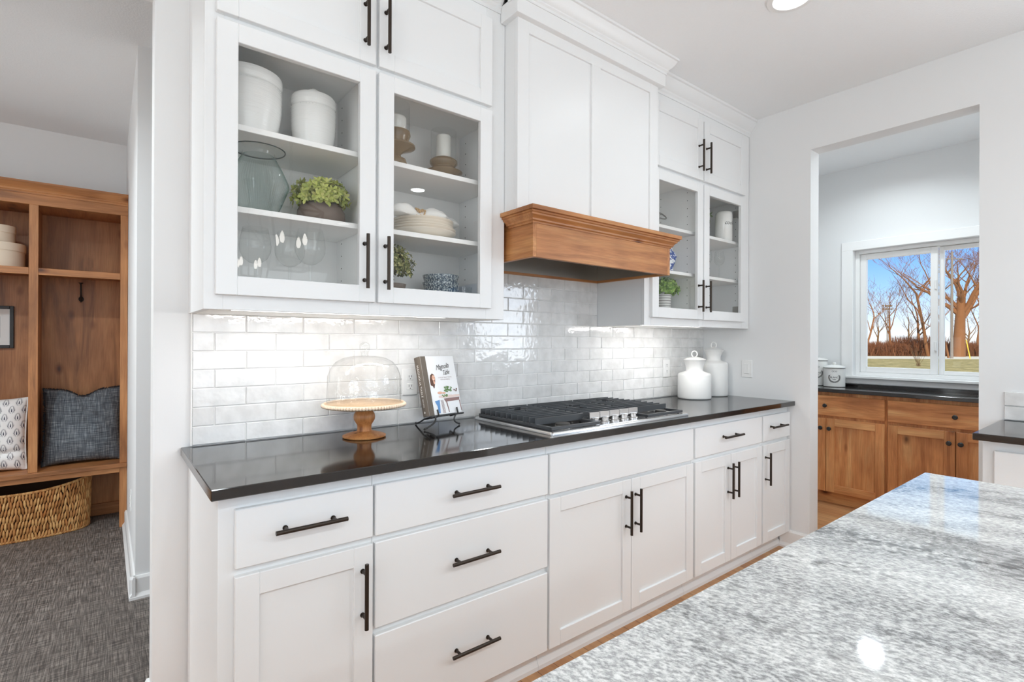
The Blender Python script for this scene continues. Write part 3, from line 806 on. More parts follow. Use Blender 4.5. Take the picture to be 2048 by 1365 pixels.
outlet((0.12, 3.66, 0.36), (-1, 0, 0), 'white wall outlet low on the hall wall beside the locker')
# ------------------------------------------------------------------ island
mb = MB(); mb.box(-1.55, 1.803, -0.78, 0.4195, 0.878, 0.914, b=0.003)
tag(mb.build('island_countertop', M['granite']), 'grey and white streaked granite island top in the foreground', 'countertop')
t = thing('island_cabinet', 'white cabinet base under the streaked granite island top', 'cabinet', (0.1, -0.2, 0))
mb = MB(); mb.box(-1.5, 1.765, -0.42, 0.36, 0.1, 0.877, b=0.001); mb.build('body', M['white'], t)
mb = MB(); mb.box(-1.48, 1.74, -0.40, 0.29, 0.0, 0.1); mb.build('toe_kick', M['white'], t)
for k in range(5):
    u0 = -1.49 + k * 0.65
    d = MB(); FI = lambda a, c, d0, d1, w0, w1: (a, c, 0.36 + d0, 0.36 + d1, w0, w1)
    for q in ((u0 + 0.003, u0 + 0.06, 0, 0.02, 0.115, 0.865), (u0 + 0.59, u0 + 0.647, 0, 0.02, 0.115, 0.865), (u0 + 0.06, u0 + 0.59, 0, 0.02, 0.115, 0.172), (u0 + 0.06, u0 + 0.59, 0, 0.02, 0.808, 0.865), (u0 + 0.056, u0 + 0.594, 0.001, 0.011, 0.168, 0.812)):
        d.box(*FI(*q), b=0.001)
    d.build('panel', M['white'], t)

mb = MB(); mb.box(-2.9, 2.3, -4.7, -1.35, 0.0005, 0.014, b=0.004)  # rug added out of view to bounce light onto the ceiling
tag(mb.build('bounce_rug', M['rug']), 'added off-white rug bouncing light up from the living area floor, out of view', 'rug')

# ------------------------------------------------------------------ sink counter on the right wall
mb = MB(); mb.box(2.752, XR - 0.001, -2.6, 0.485, 0.886, 0.914, b=0.002)
tag(mb.build('countertop', M['counter']), 'black stone countertop running off the right edge, beside the opening', 'countertop')
t = thing('base_cabinet', 'white base cabinet under the black counter at the right edge', 'cabinet', (3.06, -0.4, 0))
mb = MB(); mb.box(2.800, XR - 0.004, -2.55, 0.462, 0.095, 0.8845, b=0.001); mb.build('body', M['white'], t)
mb = MB(); mb.box(2.85, 2.87, -2.5, 0.45, 0, 0.0945); mb.build('toe_kick', M['white'], t)
FS = FX(2.780)
for (a, c) in ((-0.07, 0.425), (-0.575, -0.08), (-1.08, -0.585)):
    drw = slab_front('drawer', FS, a, c, 0.697, 0.848, M['white'], t); drw['_L'] = t['_L']
    put_handle(drw, (2.780, (a + c) / 2, 0.773), False, (-1, 0, 0))
    d = shaker('door', FS, a, c, 0.105, 0.677, M['white'], t)
    put_handle(d, (2.780, c - 0.03 if a > -0.3 else a + 0.03, 0.54), True, (-1, 0, 0))
random.seed(9)
mb = MB()
for row in range(2):
    y = 0.4775
    z0 = 0.916 + row * 0.0665
    x = y
    first = True
    while x > -2.4:
        L = TL * (0.6 if (first and row == 0) else 1.0); first = False
        a, c = max(x - L, -2.4), x - 0.0022
        b = 0.002
        vs = [(XR - 0.0012, a, z0), (XR - 0.0012, c, z0), (XR - 0.0012, c, z0 + 0.0643), (XR - 0.0012, a, z0 + 0.0643),
              (XR - 0.009, a + b, z0 + b), (XR - 0.009, c - b, z0 + b), (XR - 0.009, c - b, z0 + 0.0643 - b), (XR - 0.009, a + b, z0 + 0.0643 - b)]
        mb.add(vs, [[0, 1, 5, 4], [1, 2, 6, 5], [2, 3, 7, 6], [3, 0, 4, 7], [4, 5, 6, 7]])
        x -= L
tag(mb.build('backsplash', M['tile'], flat=True), 'low two-row strip of white tile above the counter at the right edge', 'backsplash')
# sink window
t = struct(MB().box(XR + 0.02, XR + 0.06, KY0, KY0 + 0.05, KZ0, KZ1).box(XR + 0.02, XR + 0.06, KY1 - 0.05, KY1, KZ0, KZ1).box(XR + 0.02, XR + 0.06, KY0 + 0.05, KY1 - 0.05, KZ0, KZ0 + 0.05).box(XR + 0.02, XR + 0.06, KY0 + 0.05, KY1 - 0.05, KZ1 - 0.05, KZ1).box(XR + 0.02, XR + 0.06, -1.115, -1.065, KZ0 + 0.05, KZ1 - 0.05).build('window_2', M['trim'], flat=True))

# ------------------------------------------------------------------ pantry: window, cabinets, canisters
def casing(mb, y0, y1, z0, z1, w, x):
    mb.box(x - 0.018, x, y0 - w, y0, z0, z1, b=0.002); mb.box(x - 0.018, x, y1, y1 + w, z0, z1, b=0.002)
    mb.box(x - 0.018, x, y0 - w, y1 + w, z1, z1 + 0.072, b=0.002)
w = struct(MB().box(0, 0.001, 0, 0.001, 0, 0.001).build('window_1', M['trim']))
bpy.data.objects.remove(w)
w = bpy.data.objects.new('window_1', None); COL.objects.link(w); w.location = (XP, 1.05, WZ0); w['_L'] = (XP, 1.05, WZ0); w['kind'] = 'structure'
mb = MB(); casing(mb, WY0, WY1, WZ0, WZ1, 0.083, XP - 0.0005); mb.build('casing', M['trim'], w)
mb = MB(); mb.box(XP - 0.045, XP + 0.07, WY0 - 0.083, WY1 + 0.083, WZ0 - 0.021, WZ0 - 0.0005, b=0.003); mb.box(XP - 0.018, XP - 0.0005, WY0 - 0.083, WY1 + 0.083, 0.940, WZ0 - 0.021, b=0.002); mb.build('sill', M['trim'], w)
mb = MB()
for (a, c, z0, z1) in ((WY0 + 0.0005, WY0 + 0.03, WZ0, WZ1 - 0.0005), (WY1 - 0.03, WY1 - 0.0005, WZ0, WZ1 - 0.0005)): mb.box(XP + 0.045, XP + 0.16, a, c, z0, z1, b=0.002)
mb.box(XP + 0.045, XP + 0.16, WY0 + 0.03, WY1 - 0.03, WZ0, WZ0 + 0.028, b=0.002); mb.box(XP + 0.045, XP + 0.16, WY0 + 0.03, WY1 - 0.03, WZ1 - 0.028, WZ1 - 0.0005, b=0.002)
mb.build('window_frame', M['trim'], w)
def sash(name, y0, y1, z0, z1, x, s):
    mb = MB(); mb.box(x, x + 0.035, y0, y0 + s, z0, z1, b=0.003); mb.box(x, x + 0.035, y1 - s, y1, z0, z1, b=0.003); mb.box(x, x + 0.035, y0 + s, y1 - s, z0, z0 + s, b=0.003); mb.box(x, x + 0.035, y0 + s, y1 - s, z1 - s, z1, b=0.003)
    o = mb.build('sash', M['trim'], w); o['_L'] = w['_L']
    g = MB(); g.add([(x + 0.018, y0 + s, z0 + s), (x + 0.018, y1 - s, z0 + s), (x + 0.018, y1 - s, z1 - s), (x + 0.018, y0 + s, z1 - s)], [[0, 1, 2, 3]])
    g.build('glass_pane', M['glass'], o, flat=True)
    return o
sash('sash', 1.0745, 1.584, 1.034, 2.012, XP + 0.062, 0.044)
o = sash('sash', 0.532, 1.0740, 1.034, 2.012, XP + 0.100, 0.030)
mb = MB()
for z in (1.25, 1.72): mb.box(XP + 0.050, XP + 0.062, 1.078, 1.092, z - 0.035, z + 0.035, b=0.003)
mb.build('latch', M['plastic'], w)

XF = 4.490
FP = FX(XF)
ax, ay, az = M['alder_x'], M['alder_y'], M['alder_z']
def knob(par, y, z):
    mb = MB()
    T = lambda p: Vector((XF - p.z, y + p.x, z + p.y))
    mb.lathe([(0.006, 0.0), (0.006, 0.012), (0.010, 0.016), (0.0155, 0.022), (0.016, 0.027), (0.012, 0.031), (0, 0.032)], (0, 0, 0), 20, 0, T)
    return mb.build('knob', M['black'], par)
def pantry_cab(y0, y1, label, ksplit):
    t = thing('base_cabinet', label, 'cabinet', (4.7, (y0 + y1) / 2, 0), 'stained wood pantry cabinets')
    mb = MB(); mb.box(XF + 0.0205, XP - 0.003, y0, y1, 0.095, 0.8845, b=0.001); mb.build('body', az, t)
    mb = MB(); mb.box(4.560, 4.58, y0, y1, 0.0, 0.0945); mb.build('toe_kick', ay, t)
    a, c = y0 + 0.009, y1 - 0.009
    d = slab_front('drawer', FP, a, c, 0.700, 0.858, ay, t); d['_L'] = t['_L']; knob(d, ksplit, 0.779)
    d = shaker('door', FP, a, ksplit - 0.002, 0.100, 0.678, (az, ay, az), t, s=0.060); knob(d, ksplit - 0.030, 0.600)
    d = shaker('door', FP, ksplit + 0.002, c, 0.100, 0.678, (az, ay, az), t, s=0.060); knob(d, ksplit + 0.032, 0.600)
pantry_cab(1.270, 2.075, 'stained wood pantry cabinet below the canisters, left of the two', 1.6715)
pantry_cab(0.480, 1.2695, 'stained wood pantry cabinet below the window, right of the two', 0.8755)
mb = MB(); mb.box(4.465, XP - 0.001, 0.295, 2.145, 0.886, 0.914, b=0.002); mb.box(4.8805, XP - 0.001, 0.295, 2.145, 0.914, 0.936, b=0.001)
tag(mb.build('countertop', M['counter']), 'black countertop on the stained wood cabinets below the pantry window', 'countertop')

# flat lettering: Blender's own font turned into a mesh
_font_cache = {}
def text_mesh(txt, size, shear=0.0, align='CENTER', space=1.0):
    key = (txt, size, shear, align, space)
    if key in _font_cache: return _font_cache[key]
    cu = bpy.data.curves.new('t', 'FONT'); cu.body = txt; cu.size = size; cu.shear = shear; cu.align_x = align; cu.align_y = 'CENTER'; cu.space_character = space
    cu.resolution_u = 3
    ob = bpy.data.objects.new('t', cu); COL.objects.link(ob)
    bpy.context.view_layer.update()
    dg = bpy.context.evaluated_depsgraph_get()
    me = bpy.data.meshes.new_from_object(ob.evaluated_get(dg))
    out = ([tuple(v.co) for v in me.vertices], [list(p.vertices) for p in me.polygons])
    bpy.data.objects.remove(ob); bpy.data.curves.remove(cu); bpy.data.meshes.remove(me)
    _font_cache[key] = out
    return out
def add_text(mb, txt, size, T, m=0, **kw):
    vs, fs = text_mesh(txt, size, **kw)
    mb.add([T(Vector(p)) for p in vs], fs, m)
def ring2d(mb, T, r0, r1, n=40, m=0, a0=0, a1=2 * math.pi):
    vs = []; fs = []
    for i in range(n + 1):
        a = a0 + (a1 - a0) * i / n
        vs += [T(Vector((r0 * math.cos(a), r0 * math.sin(a), 0))), T(Vector((r1 * math.cos(a), r1 * math.sin(a), 0)))]
    for i in range(n): fs.append([2 * i, 2 * i + 2, 2 * i + 3, 2 * i + 1])
    mb.add(vs, fs, m)

M['enamel'] = plain('white_enamel', (0.80, 0.80, 0.78), 0.25)
M['enamel_rim'] = plain('black_rim', (0.02, 0.02, 0.02), 0.3)
M['stamp'] = plain('grey_black_stamp', S(70, 70, 70), 0.6)
def canister(x, y, h, label, word, r=0.077):
    t = thing('canister', label, 'canister', (x, y, 0.9145), 'white enamel canisters on the pantry counter')
    c = (x, y, 0.9145)
    mb = MB(); mb.lathe([(r - 0.004, 0), (r, 0.003), (r, h), (r - 0.004, h + 0.001)], c, 40, 0)
    mb.lathe([(r + 0.0003, 0.0005), (r + 0.001, 0.002), (r + 0.0003, 0.0035)], c, 40, 1, cap=False)
    mb.build('body', [M['enamel'], M['enamel_rim']], t)
    l = MB(); l.lathe([(r + 0.004, h + 0.0012), (r + 0.005, h + 0.004)], c, 40, 1)
    l.lathe([(r + 0.004, h + 0.0042), (r + 0.002, h + 0.012), (r * 0.75, h + 0.022), (r * 0.3, h + 0.028), (0, h + 0.0285)], c, 40, 0, cap=False)
    l.lathe([(0.008, h + 0.028), (0.008, h + 0.032), (0.013, h + 0.037), (0.013, h + 0.043), (0.008, h + 0.047), (0, h + 0.048)], c, 20, 0)
    l.build('lid', [M['enamel'], M['enamel_rim']], t)
    d = MB(); ang = math.atan2(y, x)                  # the print faces the room
    dirx = math.atan2(-y - 0.0, -x)
    zc = h * 0.52
    def T(p):
        a = dirx + p.x / r
        return Vector((x + (r + 0.0006) * math.cos(a), y + (r + 0.0006) * math.sin(a), c[2] + zc + p.y))
    add_text(d, word, 0.019, T, space=1.0)
    ring2d(d, T, 0.0335, 0.0365, a0=R(-215), a1=R(35)); ring2d(d, T, 0.0425, 0.044, a0=R(-200), a1=R(20))
    for k in range(26):
        a = R(-205 + k * 9.0)
        p = Vector((math.cos(a) * 0.040, math.sin(a) * 0.040, 0)); tdir = Vector((-math.sin(a), math.cos(a), 0)); nd = Vector((math.cos(a), math.sin(a), 0))
        for s in (-1, 1):
            q = p + nd * 0.0055 * s
            d.add([T(p - tdir * 0.0015), T(q + tdir * 0.003), T(p + tdir * 0.0035)], [[0, 1, 2]])
    for dx in (-0.012, 0, 0.012):
        Tq = lambda p, dx=dx: T(Vector((p.x + dx, p.y + 0.050, 0)))
        ring2d(d, Tq, 0.0045, 0.0062, 14)
    for dx in (-0.008, 0.0, 0.008): d.add([T(Vector((dx - 0.004, -0.020, 0))), T(Vector((dx + 0.004, -0.020, 0))), T(Vector((dx, -0.014, 0)))], [[0, 1, 2]])
    d.build('printed_wreath', M['stamp'], t, flat=True, recalc=False)
canister(4.735, 1.700, 0.152, 'shorter white enamel canister with a black wreath print, in front of the taller one', 'BLANC')
canister(4.792, 1.853, 0.208, 'taller white enamel canister half hidden behind the opening edge', 'FARINE')

# ------------------------------------------------------------------ outdoors
GZ = -0.42
def ground(name, mat, x0, x1, y0, y1, z, t=0.3):
    mb = MB(); mb.box(x0, x1, y0, y1, z - t, z); o = mb.build(name, mat, flat=True); o['kind'] = 'structure'; return o
fwv = Vector((0.619, 0.785, 0)); rtv = Vector((0.785, -0.619, 0))
def oblique(name, mat, d0, d1, z, half=220):
    mb = MB(); P = lambda d, s: fwv * d + rtv * s
    c = 30
    qs = [P(d0, c - half), P(d0, c + half), P(d1, c + half), P(d1, c - half)]
    vs = [(q.x, q.y, z - 0.3) for q in qs] + [(q.x, q.y, z) for q in qs]
    mb.add(vs, [[3, 2, 1, 0], [4, 5, 6, 7], [0, 1, 5, 4], [1, 2, 6, 5], [2, 3, 7, 6], [3, 0, 4, 7]])
    o = mb.build(name, mat, flat=True); o['kind'] = 'structure'; return o
oblique('lawn', M['lawn'], 12, 56.0, GZ)
oblique('road', M['road'], 56.01, 67.0, GZ)
oblique('field', M['lawn'], 67.01, 260, GZ)

def bare_tree(label, d, s, height, r0, lean, seed, forks, mat='bark', spread=0.55, levels=5, group='bare trees beyond the road'):
    """d: distance from the house, s: sideways; lean: sideways slope of the trunk"""
    rnd = random.Random(seed)
    base = fwv * d + rtv * s; base.z = GZ - 0.1
    mb = MB()
    def branch(p, dr, L, r, lv):
        n = 5 if lv == 0 else (4 if lv < 3 else 3)
        pts = [p.copy()]; rads = [r]; q = p.copy(); v = dr.normalized()
        tip = r * (0.62 if lv == 0 else 0.35) if lv < levels - 1 else 0.008
        for i in range(n):
            v = (v + Vector((rnd.uniform(-1, 1), rnd.uniform(-1, 1), rnd.uniform(-0.5, 0.8))) * (0.08 if lv == 0 else 0.26)).normalized()
            q = q + v * L / n
            pts.append(q.copy()); rads.append(r + (tip - r) * (i + 1) / n)
        mb.tube(pts, rads, 16 if lv == 0 else (8 if lv < 2 else (5 if lv < 3 else 3)), cap=False)
        if lv >= levels - 1: return
        kids = forks if lv == 0 else rnd.choice((3, 4, 4))
        for k in range(kids):
            f = 1.0 if k == 0 else rnd.uniform(0.35 if lv else 0.45, 1.0)
            i = min(n - 1, int(f * n)); fr = f * n - i
            P = pts[i].lerp(pts[i + 1], min(1, fr)); rr = rads[i] + (rads[i + 1] - rads[i]) * min(1, fr)
            side = Vector((rnd.uniform(-1, 1), rnd.uniform(-1, 1), rnd.uniform(-0.15, 0.5))).normalized()
            if lv == 0:
                sg = 1 if k % 2 else -1
                side = (rtv * sg * rnd.uniform(0.5, 1.0) + fwv * rnd.uniform(-0.6, 0.6) + Vector((0, 0, rnd.uniform(0, 0.4)))).normalized()
            dv = (v * (1 - spread) + side * spread + Vector((0, 0, 0.22))).normalized() if k else (v + side * 0.25).normalized()
            branch(P, dv, L * rnd.uniform(0.45, 0.72) if lv else L * rnd.uniform(0.5, 0.8), max(0.012, rr * (0.85 if k == 0 else rnd.uniform(0.45, 0.65))), lv + 1)
    branch(base, Vector((0, 0, 1)) + rtv * lean, height, r0, 0)
    o = mb.build('bare_tree', M[mat], recalc=False, origin=base)
    return tag(o, label, 'tree', group)
def at_px(u, d): return (u - 1024) / 1031.6 * d      # sideways metres for a bearing
bare_tree('bare tree leaning out from the left frame of the window', 64, at_px(1722, 64), 5.2, 0.13, 0.45, 3, 4)
bare_tree('slim bare tree forking high, left third of the left window pane', 72, at_px(1781, 72), 5.6, 0.17, -0.04, 11, 5)
bare_tree('bare tree with a wavy twin trunk, middle of the left window pane', 74, at_px(1843, 74), 5.0, 0.20, -0.10, 23, 4)
bare_tree('tall bare tree leaning left in the right half of the left pane', 68, at_px(1856, 68), 8.6, 0.21, -0.26, 31, 4)
bare_tree('bare tree reaching in from the window mullion', 60, at_px(1884, 60), 8.0, 0.15, -0.20, 37, 4)
bare_tree('thick old tree with a massive trunk in the right window pane', 66, at_px(1917, 66), 7.6, 0.70, 0.03, 47, 8, 'bark', 0.62, 6)
bare_tree('thin young bare tree beside the utility pole', 60, at_px(1897, 60), 4.6, 0.12, -0.12, 53, 4)
bare_tree('bare tree right of the thick old tree, mostly cut off', 70, at_px(1952, 70), 6.0, 0.18, 0.10, 61, 4)
bare_tree('distant bare tree low behind the brush at the left pane edge', 96, at_px(1755, 96), 4.2, 0.20, 0.05, 71, 5, 'bark_grey')
bare_tree('distant bare tree low behind the brush in the middle of the left pane', 98, at_px(1815, 98), 4.2, 0.20, -0.05, 77, 5, 'bark_grey')
bare_tree('distant bare tree behind the brush below the thick trunk', 96, at_px(1936, 96), 4.0, 0.20, 0.02, 83, 5, 'bark_grey')
rnd = random.Random(5)
mb = MB()
for k in range(15000):
    dd = rnd.uniform(68, 76); sp = at_px(rnd.uniform(1650, 2150), dd)
    p = fwv * dd + rtv * sp; p.z = GZ
    h = rnd.uniform(1.2, 2.6) * (0.8 + 0.35 * math.sin(sp * 0.7) * math.sin(sp * 0.23 + 1))
    w = rnd.uniform(0.012, 0.035); tl = Vector((rnd.uniform(-0.5, 0.5), rnd.uniform(-0.5, 0.5), 0))
    q = p + tl + Vector((0, 0, h))
    mb.add([p - rtv * w, p + rtv * w, q + rtv * w * 0.4, q - rtv * w * 0.4], [[0, 1, 2, 3]])
    for z in (0.4, 0.6, 0.8):
        a = p.lerp(q, z); e = a + Vector((rnd.uniform(-0.4, 0.4), rnd.uniform(-0.4, 0.4), rnd.uniform(0.1, 0.5)))
        mb.add([a - rtv * 0.015, a + rtv * 0.015, e], [[0, 1, 2]])
o = mb.build('brush_thicket', M['brush'], flat=True, recalc=False)
tag(o, 'low thicket of dry reddish brown brush beyond the road', 'brush', kind='stuff')
t = thing('utility_pole', 'grey utility pole left of the thick old tree', 'pole', tuple(fwv * 58 + rtv * at_px(1903, 58) + Vector((0, 0, GZ))))
P0 = Vector(t['_L'])
mb = MB(); mb.tube([P0, P0 + Vector((0, 0, 12))], [0.15, 0.10], 10); mb.build('pole', M['utility'], t)
mb = MB(); mb.cyl(P0 + rtv * -1.2 + Vector((0, 0, 11.2)), P0 + rtv * 1.2 + Vector((0, 0, 11.2)), 0.07, 6); mb.build('crossarm', M['utility'], t)
P0 = fwv * 57 + rtv * at_px(1940, 57) + Vector((0, 0, GZ))
mb = MB(); mb.tube([P0, P0 + rtv * -0.45 + Vector((0, 0, 2.1))], 0.055, 8)
tag(mb.build('guy_wire_guard', M['yellow'], origin=P0), 'leaning yellow guy wire guard right of the thick old tree', 'marker post')
P0 = fwv * 38 + rtv * at_px(1837, 38) + Vector((0, 0, GZ))
mb = MB(); rnd = random.Random(8)
for k in range(26):
    a = rnd.uniform(0, 6.28); l = rnd.uniform(0.7, 1.6); e = P0 + Vector((math.cos(a) * l * 0.42, math.sin(a) * l * 0.42, l))
    m1 = P0.lerp(e, 0.5) + Vector((rnd.uniform(-.08, .08), rnd.uniform(-.08, .08), 0.05))
    mb.tube([P0 + Vector((rnd.uniform(-.12, .12), rnd.uniform(-.12, .12), 0)), m1, e], [0.008, 0.006, 0.003], 3, cap=False)
tag(mb.build('bare_shrub', M['bark_grey'], recalc=False, origin=P0), 'small leafless shrub on the lawn outside the left pane', 'shrub')
P0 = fwv * 118 + rtv * at_px(1774, 118) + Vector((0, 0, GZ))
t = thing('floodlight_mast', 'far floodlight mast beside the slim forked tree', 'floodlight', tuple(P0))
mb = MB(); mb.tube([P0, P0 + Vector((0, 0, 10.4))], [0.14, 0.09], 8); mb.build('mast', M['utility'], t)
for r_ in range(2):
    for c_ in range(4):
        mb = MB(); q = P0 + rtv * (c_ - 1.5) * 0.62 + Vector((0, 0, 9.5 + r_ * 0.75)); mb.ball(q, 0.24, 8, 5); mb.build('floodlight', M['utility'], t)

# ------------------------------------------------------------------ hall locker with bench
lx, ly, lz = M['locker_x'], M['locker_y'], M['locker_z']
YL = 4.408; LX0, LX1 = -1.70, 0.1185
t = thing('hall_locker', 'built-in stained wood locker with open cubbies and a bench seat', 'locker', (-0.8, 4.62, 0))
mb = MB(); mb.box(LX0, LX1, 4.815, 4.838, 0.0, 2.235); mb.build('back_panel', lz, t)
mb = MB(); mb.box(LX0 + 0.02, LX1 - 0.02, 4.798, 4.8145, 0.0, 0.085, b=0.002); mb.build('base_rail', lx, t)
STI = [(0.078, LX1), (-0.379, -0.335), (-0.832, -0.790), (-1.285, -1.243), (LX0, LX0 + 0.041)]
for (a, c) in STI:
    mb = MB(); mb.box(a, c, YL, YL + 0.02, 0.4375, 2.125, b=0.001); mb.build('stile', lz, t)
for (a, c) in STI:
    x = (a + c) / 2
    if a > 0: x = 0.108
    mb = MB(); mb.box(x - 0.010, x + 0.010, YL + 0.0205, 4.8145, 0.4375, 2.2, b=0.0005); mb.build('divider', lz, t)
mb = MB(); mb.box(LX0, LX1, YL, YL + 0.02, 2.1255, 2.2, b=0.001); mb.build('top_rail', lx, t)
mb = MB(); mb.box(LX0, LX1, YL + 0.0205, 4.8145, 2.14, 2.16); mb.build('top_panel', ly, t)
for (a, c), (a2, c2) in zip(STI[1:], STI[:-1]):
    mb = MB(); mb.box(c + 0.0005, a2 - 0.0005, YL, YL + 0.02, 1.686, 1.729, b=0.001); mb.box(c - 0.01, a2 + 0.01 if a2 < 0 else 0.0975, YL + 0.0205, 4.8145, 1.709, 1.729); mb.build('shelf', lx, t)
mb = MB(); mb.box(LX0, LX1, 4.392, 4.8145, 0.4085, 0.437, b=0.003); mb.build('bench_seat', lx, t)
mb = MB(); mb.box(LX0 + 0.042, 0.0775, YL + 0.002, YL + 0.022, 0.375, 0.408, b=0.001); mb.build('apron', lx, t)
for (a, c) in (STI[0], STI[-1]):
    mb = MB(); mb.box(a, c, YL + 0.002, YL + 0.022, 0.0, 0.408, b=0.001); mb.build('leg', lz, t)
LC = [(0.0, 0.0), (-0.006, 0.0), (-0.006, 0.010), (-0.012, 0.016), (-0.012, 0.022), (-0.020, 0.032), (-0.034, 0.044), (-0.040, 0.056), (-0.044, 0.060), (-0.044, 0.072), (0.0, 0.072)]
crown_run(t, LX0, LX1 - 0.0005, YL - 0.0005, 2.190, LC, 'crown_molding', 'locker_x')
def coat_hook(x, label):
    t = thing('coat_hook', label, 'hook', (x, 4.8145, 1.57), 'black coat hooks in the locker')
    mb = MB(); Tq = lambda p: Vector((x + p.x, 4.8145 - p.z, 1.567 + p.y * 1.25)); mb.lathe([(0.015, 0), (0.015, 0.004), (0.011, 0.007), (0, 0.008)], (0, 0, 0), 20, 0, Tq); mb.build('base_plate', M['black'], t)
    mb = MB(); mb.tube([(x, 4.809, 1.565), (x, 4.790, 1.568), (x, 4.765, 1.590), (x, 4.755, 1.630), (x, 4.748, 1.664), (x, 4.742, 1.674)], [0.006, 0.006, 0.0055, 0.005, 0.005, 0.006], 8)
    mb.lathe([(0.006, 0), (0.013, 0.003), (0.013, 0.007), (0, 0.009)], (x, 4.741, 1.672), 14, 0)
    mb.tube([(x, 4.806, 1.560), (x, 4.785, 1.545), (x, 4.772, 1.545), (x, 4.766, 1.556)], 0.0045, 8); mb.build('hook_arm', M['black'], t)
coat_hook(-0.138, 'black double coat hook above the dark blue-grey pillow')

# framed picture
t = thing('framed_picture', 'black framed picture with white mat hanging in the locker', 'picture', (-0.60, 4.8, 1.217))
x0, x1, z0, z1, f = -0.725, -0.4845, 1.218, 1.500, 0.020
mb = MB(); mb.box(x0, x0 + f, 4.795, 4.8145, z0, z1, b=0.002); mb.box(x1 - f, x1, 4.795, 4.8145, z0, z1, b=0.002); mb.box(x0 + f, x1 - f, 4.795, 4.8145, z0, z0 + f, b=0.002); mb.box(x0 + f, x1 - f, 4.795, 4.8145, z1 - f, z1, b=0.002); mb.build('frame', M['black'], t)
mb = MB(); mb.box(x0 + f, x1 - f, 4.803, 4.8140, z0 + f, z1 - f); mb.build('mat', M['mat_board'], t)
mb = MB(); mb.box(x0 + 0.065, x1 - 0.065, 4.8022, 4.8029, z0 + 0.07, z1 - 0.07); mb.build('print', M['photo'], t)

# hat boxes
def hatbox(x, y, z, r, h, label):
    t = thing('hat_box', label, 'box', (x, y, z), 'round cream boxes on the locker shelf')
    mb = MB(); mb.lathe([(r - 0.006, 0), (r - 0.004, 0.002), (r - 0.004, h - 0.02), (r - 0.006, h - 0.018)], (x, y, z), 48); mb.build('body', M['hatbox'], t)
    mb = MB(); lh = 0.05 if r > 0.1 else 0.045
    mb.lathe([(r - 0.003, h - lh), (r, h - lh), (r + 0.001, h - 0.002), (r - 0.002, h), (0, h + 0.0005)], (x, y, z), 48); mb.build('lid', M['hatbox'], t)
hatbox(-0.545, 4.585, 1.7295, 0.138, 0.155, 'larger round cream hat box, bottom of the stack of two')
hatbox(-0.545, 4.59, 1.8855, 0.090, 0.112, 'smaller round cream hat box on top of the larger one')

# pillows
def pillow_mesh(c, w, h, th, tilt, yaw, seed, n=36, wr=0.012, pinch=0.0, chop=0.0):
    rnd = random.Random(seed); vs = []; idx = {}
    M1 = Matrix.Rotation(yaw, 3, 'Z') @ Matrix.Rotation(tilt, 3, 'X')
    def P(u, v, side):
        e = (max(0, 1 - abs(u) ** 2.4) * max(0, 1 - abs(v) ** 2.4)) ** 0.5
        sx = 1 - 0.05 * (1 - abs(v) ** 2) ; sz = 1 - 0.055 * (1 - abs(u) ** 2)
        x = u * w / 2 * sx; z = v * h / 2 * sz
        if pinch and v > 0: z -= pinch * math.exp(-((u + 0.02) / 0.30) ** 2) * v ** 2.0
        wrn = wr * (mnoise.noise(Vector((u * 2.2 + seed, v * 2.2, side))) + 0.6 * mnoise.noise(Vector((u * 5 + seed, v * 4.2 + u * 3, side + 3))))
        y = side * (th / 2 * e + wrn * e)
        if chop: 
            d = (v - (-0.62 + 0.12 * u)); y += -side * chop * math.exp(-(d / 0.07) ** 2) * e
        p = M1 @ Vector((x, y, z)); return Vector(c) + p
    fs = []
    for side in (-1, 1):
        for j in range(n + 1):
            for i in range(n + 1):
                u = -1 + 2 * i / n; v = -1 + 2 * j / n
                edge = i in (0, n) or j in (0, n)
                key = (i, j) if edge else (i, j, side)
                if key not in idx:
                    idx[key] = len(vs); vs.append(P(u, v, side))
        for j in range(n):
            for i in range(n):
                q = [(i, j), (i + 1, j), (i + 1, j + 1), (i, j + 1)]
                f = [idx[k if (k[0] in (0, n) or k[1] in (0, n)) else (k[0], k[1], side)] for k in q]
                fs.append(f if side < 0 else f[::-1])
    return vs, fs, P
vs, fs, P = pillow_mesh((-0.115, 4.628, 0.437 + 0.252), 0.425, 0.520, 0.17, R(-14), R(0), 7, pinch=0.050, wr=0.02)
t = thing('throw_pillow', 'dark blue-grey linen pillow with fringed edges on the bench', 'pillow', (-0.115, 4.62, 0.438))
zmin = min(p[2] for p in vs)
vs = [Vector(p) + Vector((0, 0, 0.4385 - zmin)) for p in vs]; dz = 0.4385 - zmin
MB().add(vs, fs).build('cushion', M['denim'], t, sharp=80)
mb = MB(); rnd = random.Random(2)
for k in range(1100):
    e = rnd.random() * 4; s = int(e); q = (e - s) * 2 - 1
    u, v = ((q, -0.985), (0.99, q), (q, 0.99), (-0.99, q))[s]
    if s == 0: continue
    p = P(u, v, -1) + Vector((0, 0, dz)); c0 = P(0, 0.0, -1) + Vector((0, 0, dz)); out = (p - c0); out.y *= 0.3; out.normalize()
    out = (out + Vector((rnd.uniform(-.5, .5), rnd.uniform(-.6, .2), rnd.uniform(-.5, .5)))).normalized()
    L = rnd.uniform(0.006, 0.014); b = p + out * L; m1 = p + out * L * 0.5 + Vector((0, -0.003, 0))
    lim = lambda q: Vector((min(max(q.x, -0.333), 0.096), q.y, q.z))
    sd = out.cross(Vector((0, 1, 0))).normalized() * 0.0018
    mb.add([lim(p - sd), lim(p + sd), lim(m1 + sd), lim(b), lim(m1 - sd)], [[0, 1, 2, 3, 4]])
mb.build('fringe', M['fringe'], t, flat=True, recalc=False)

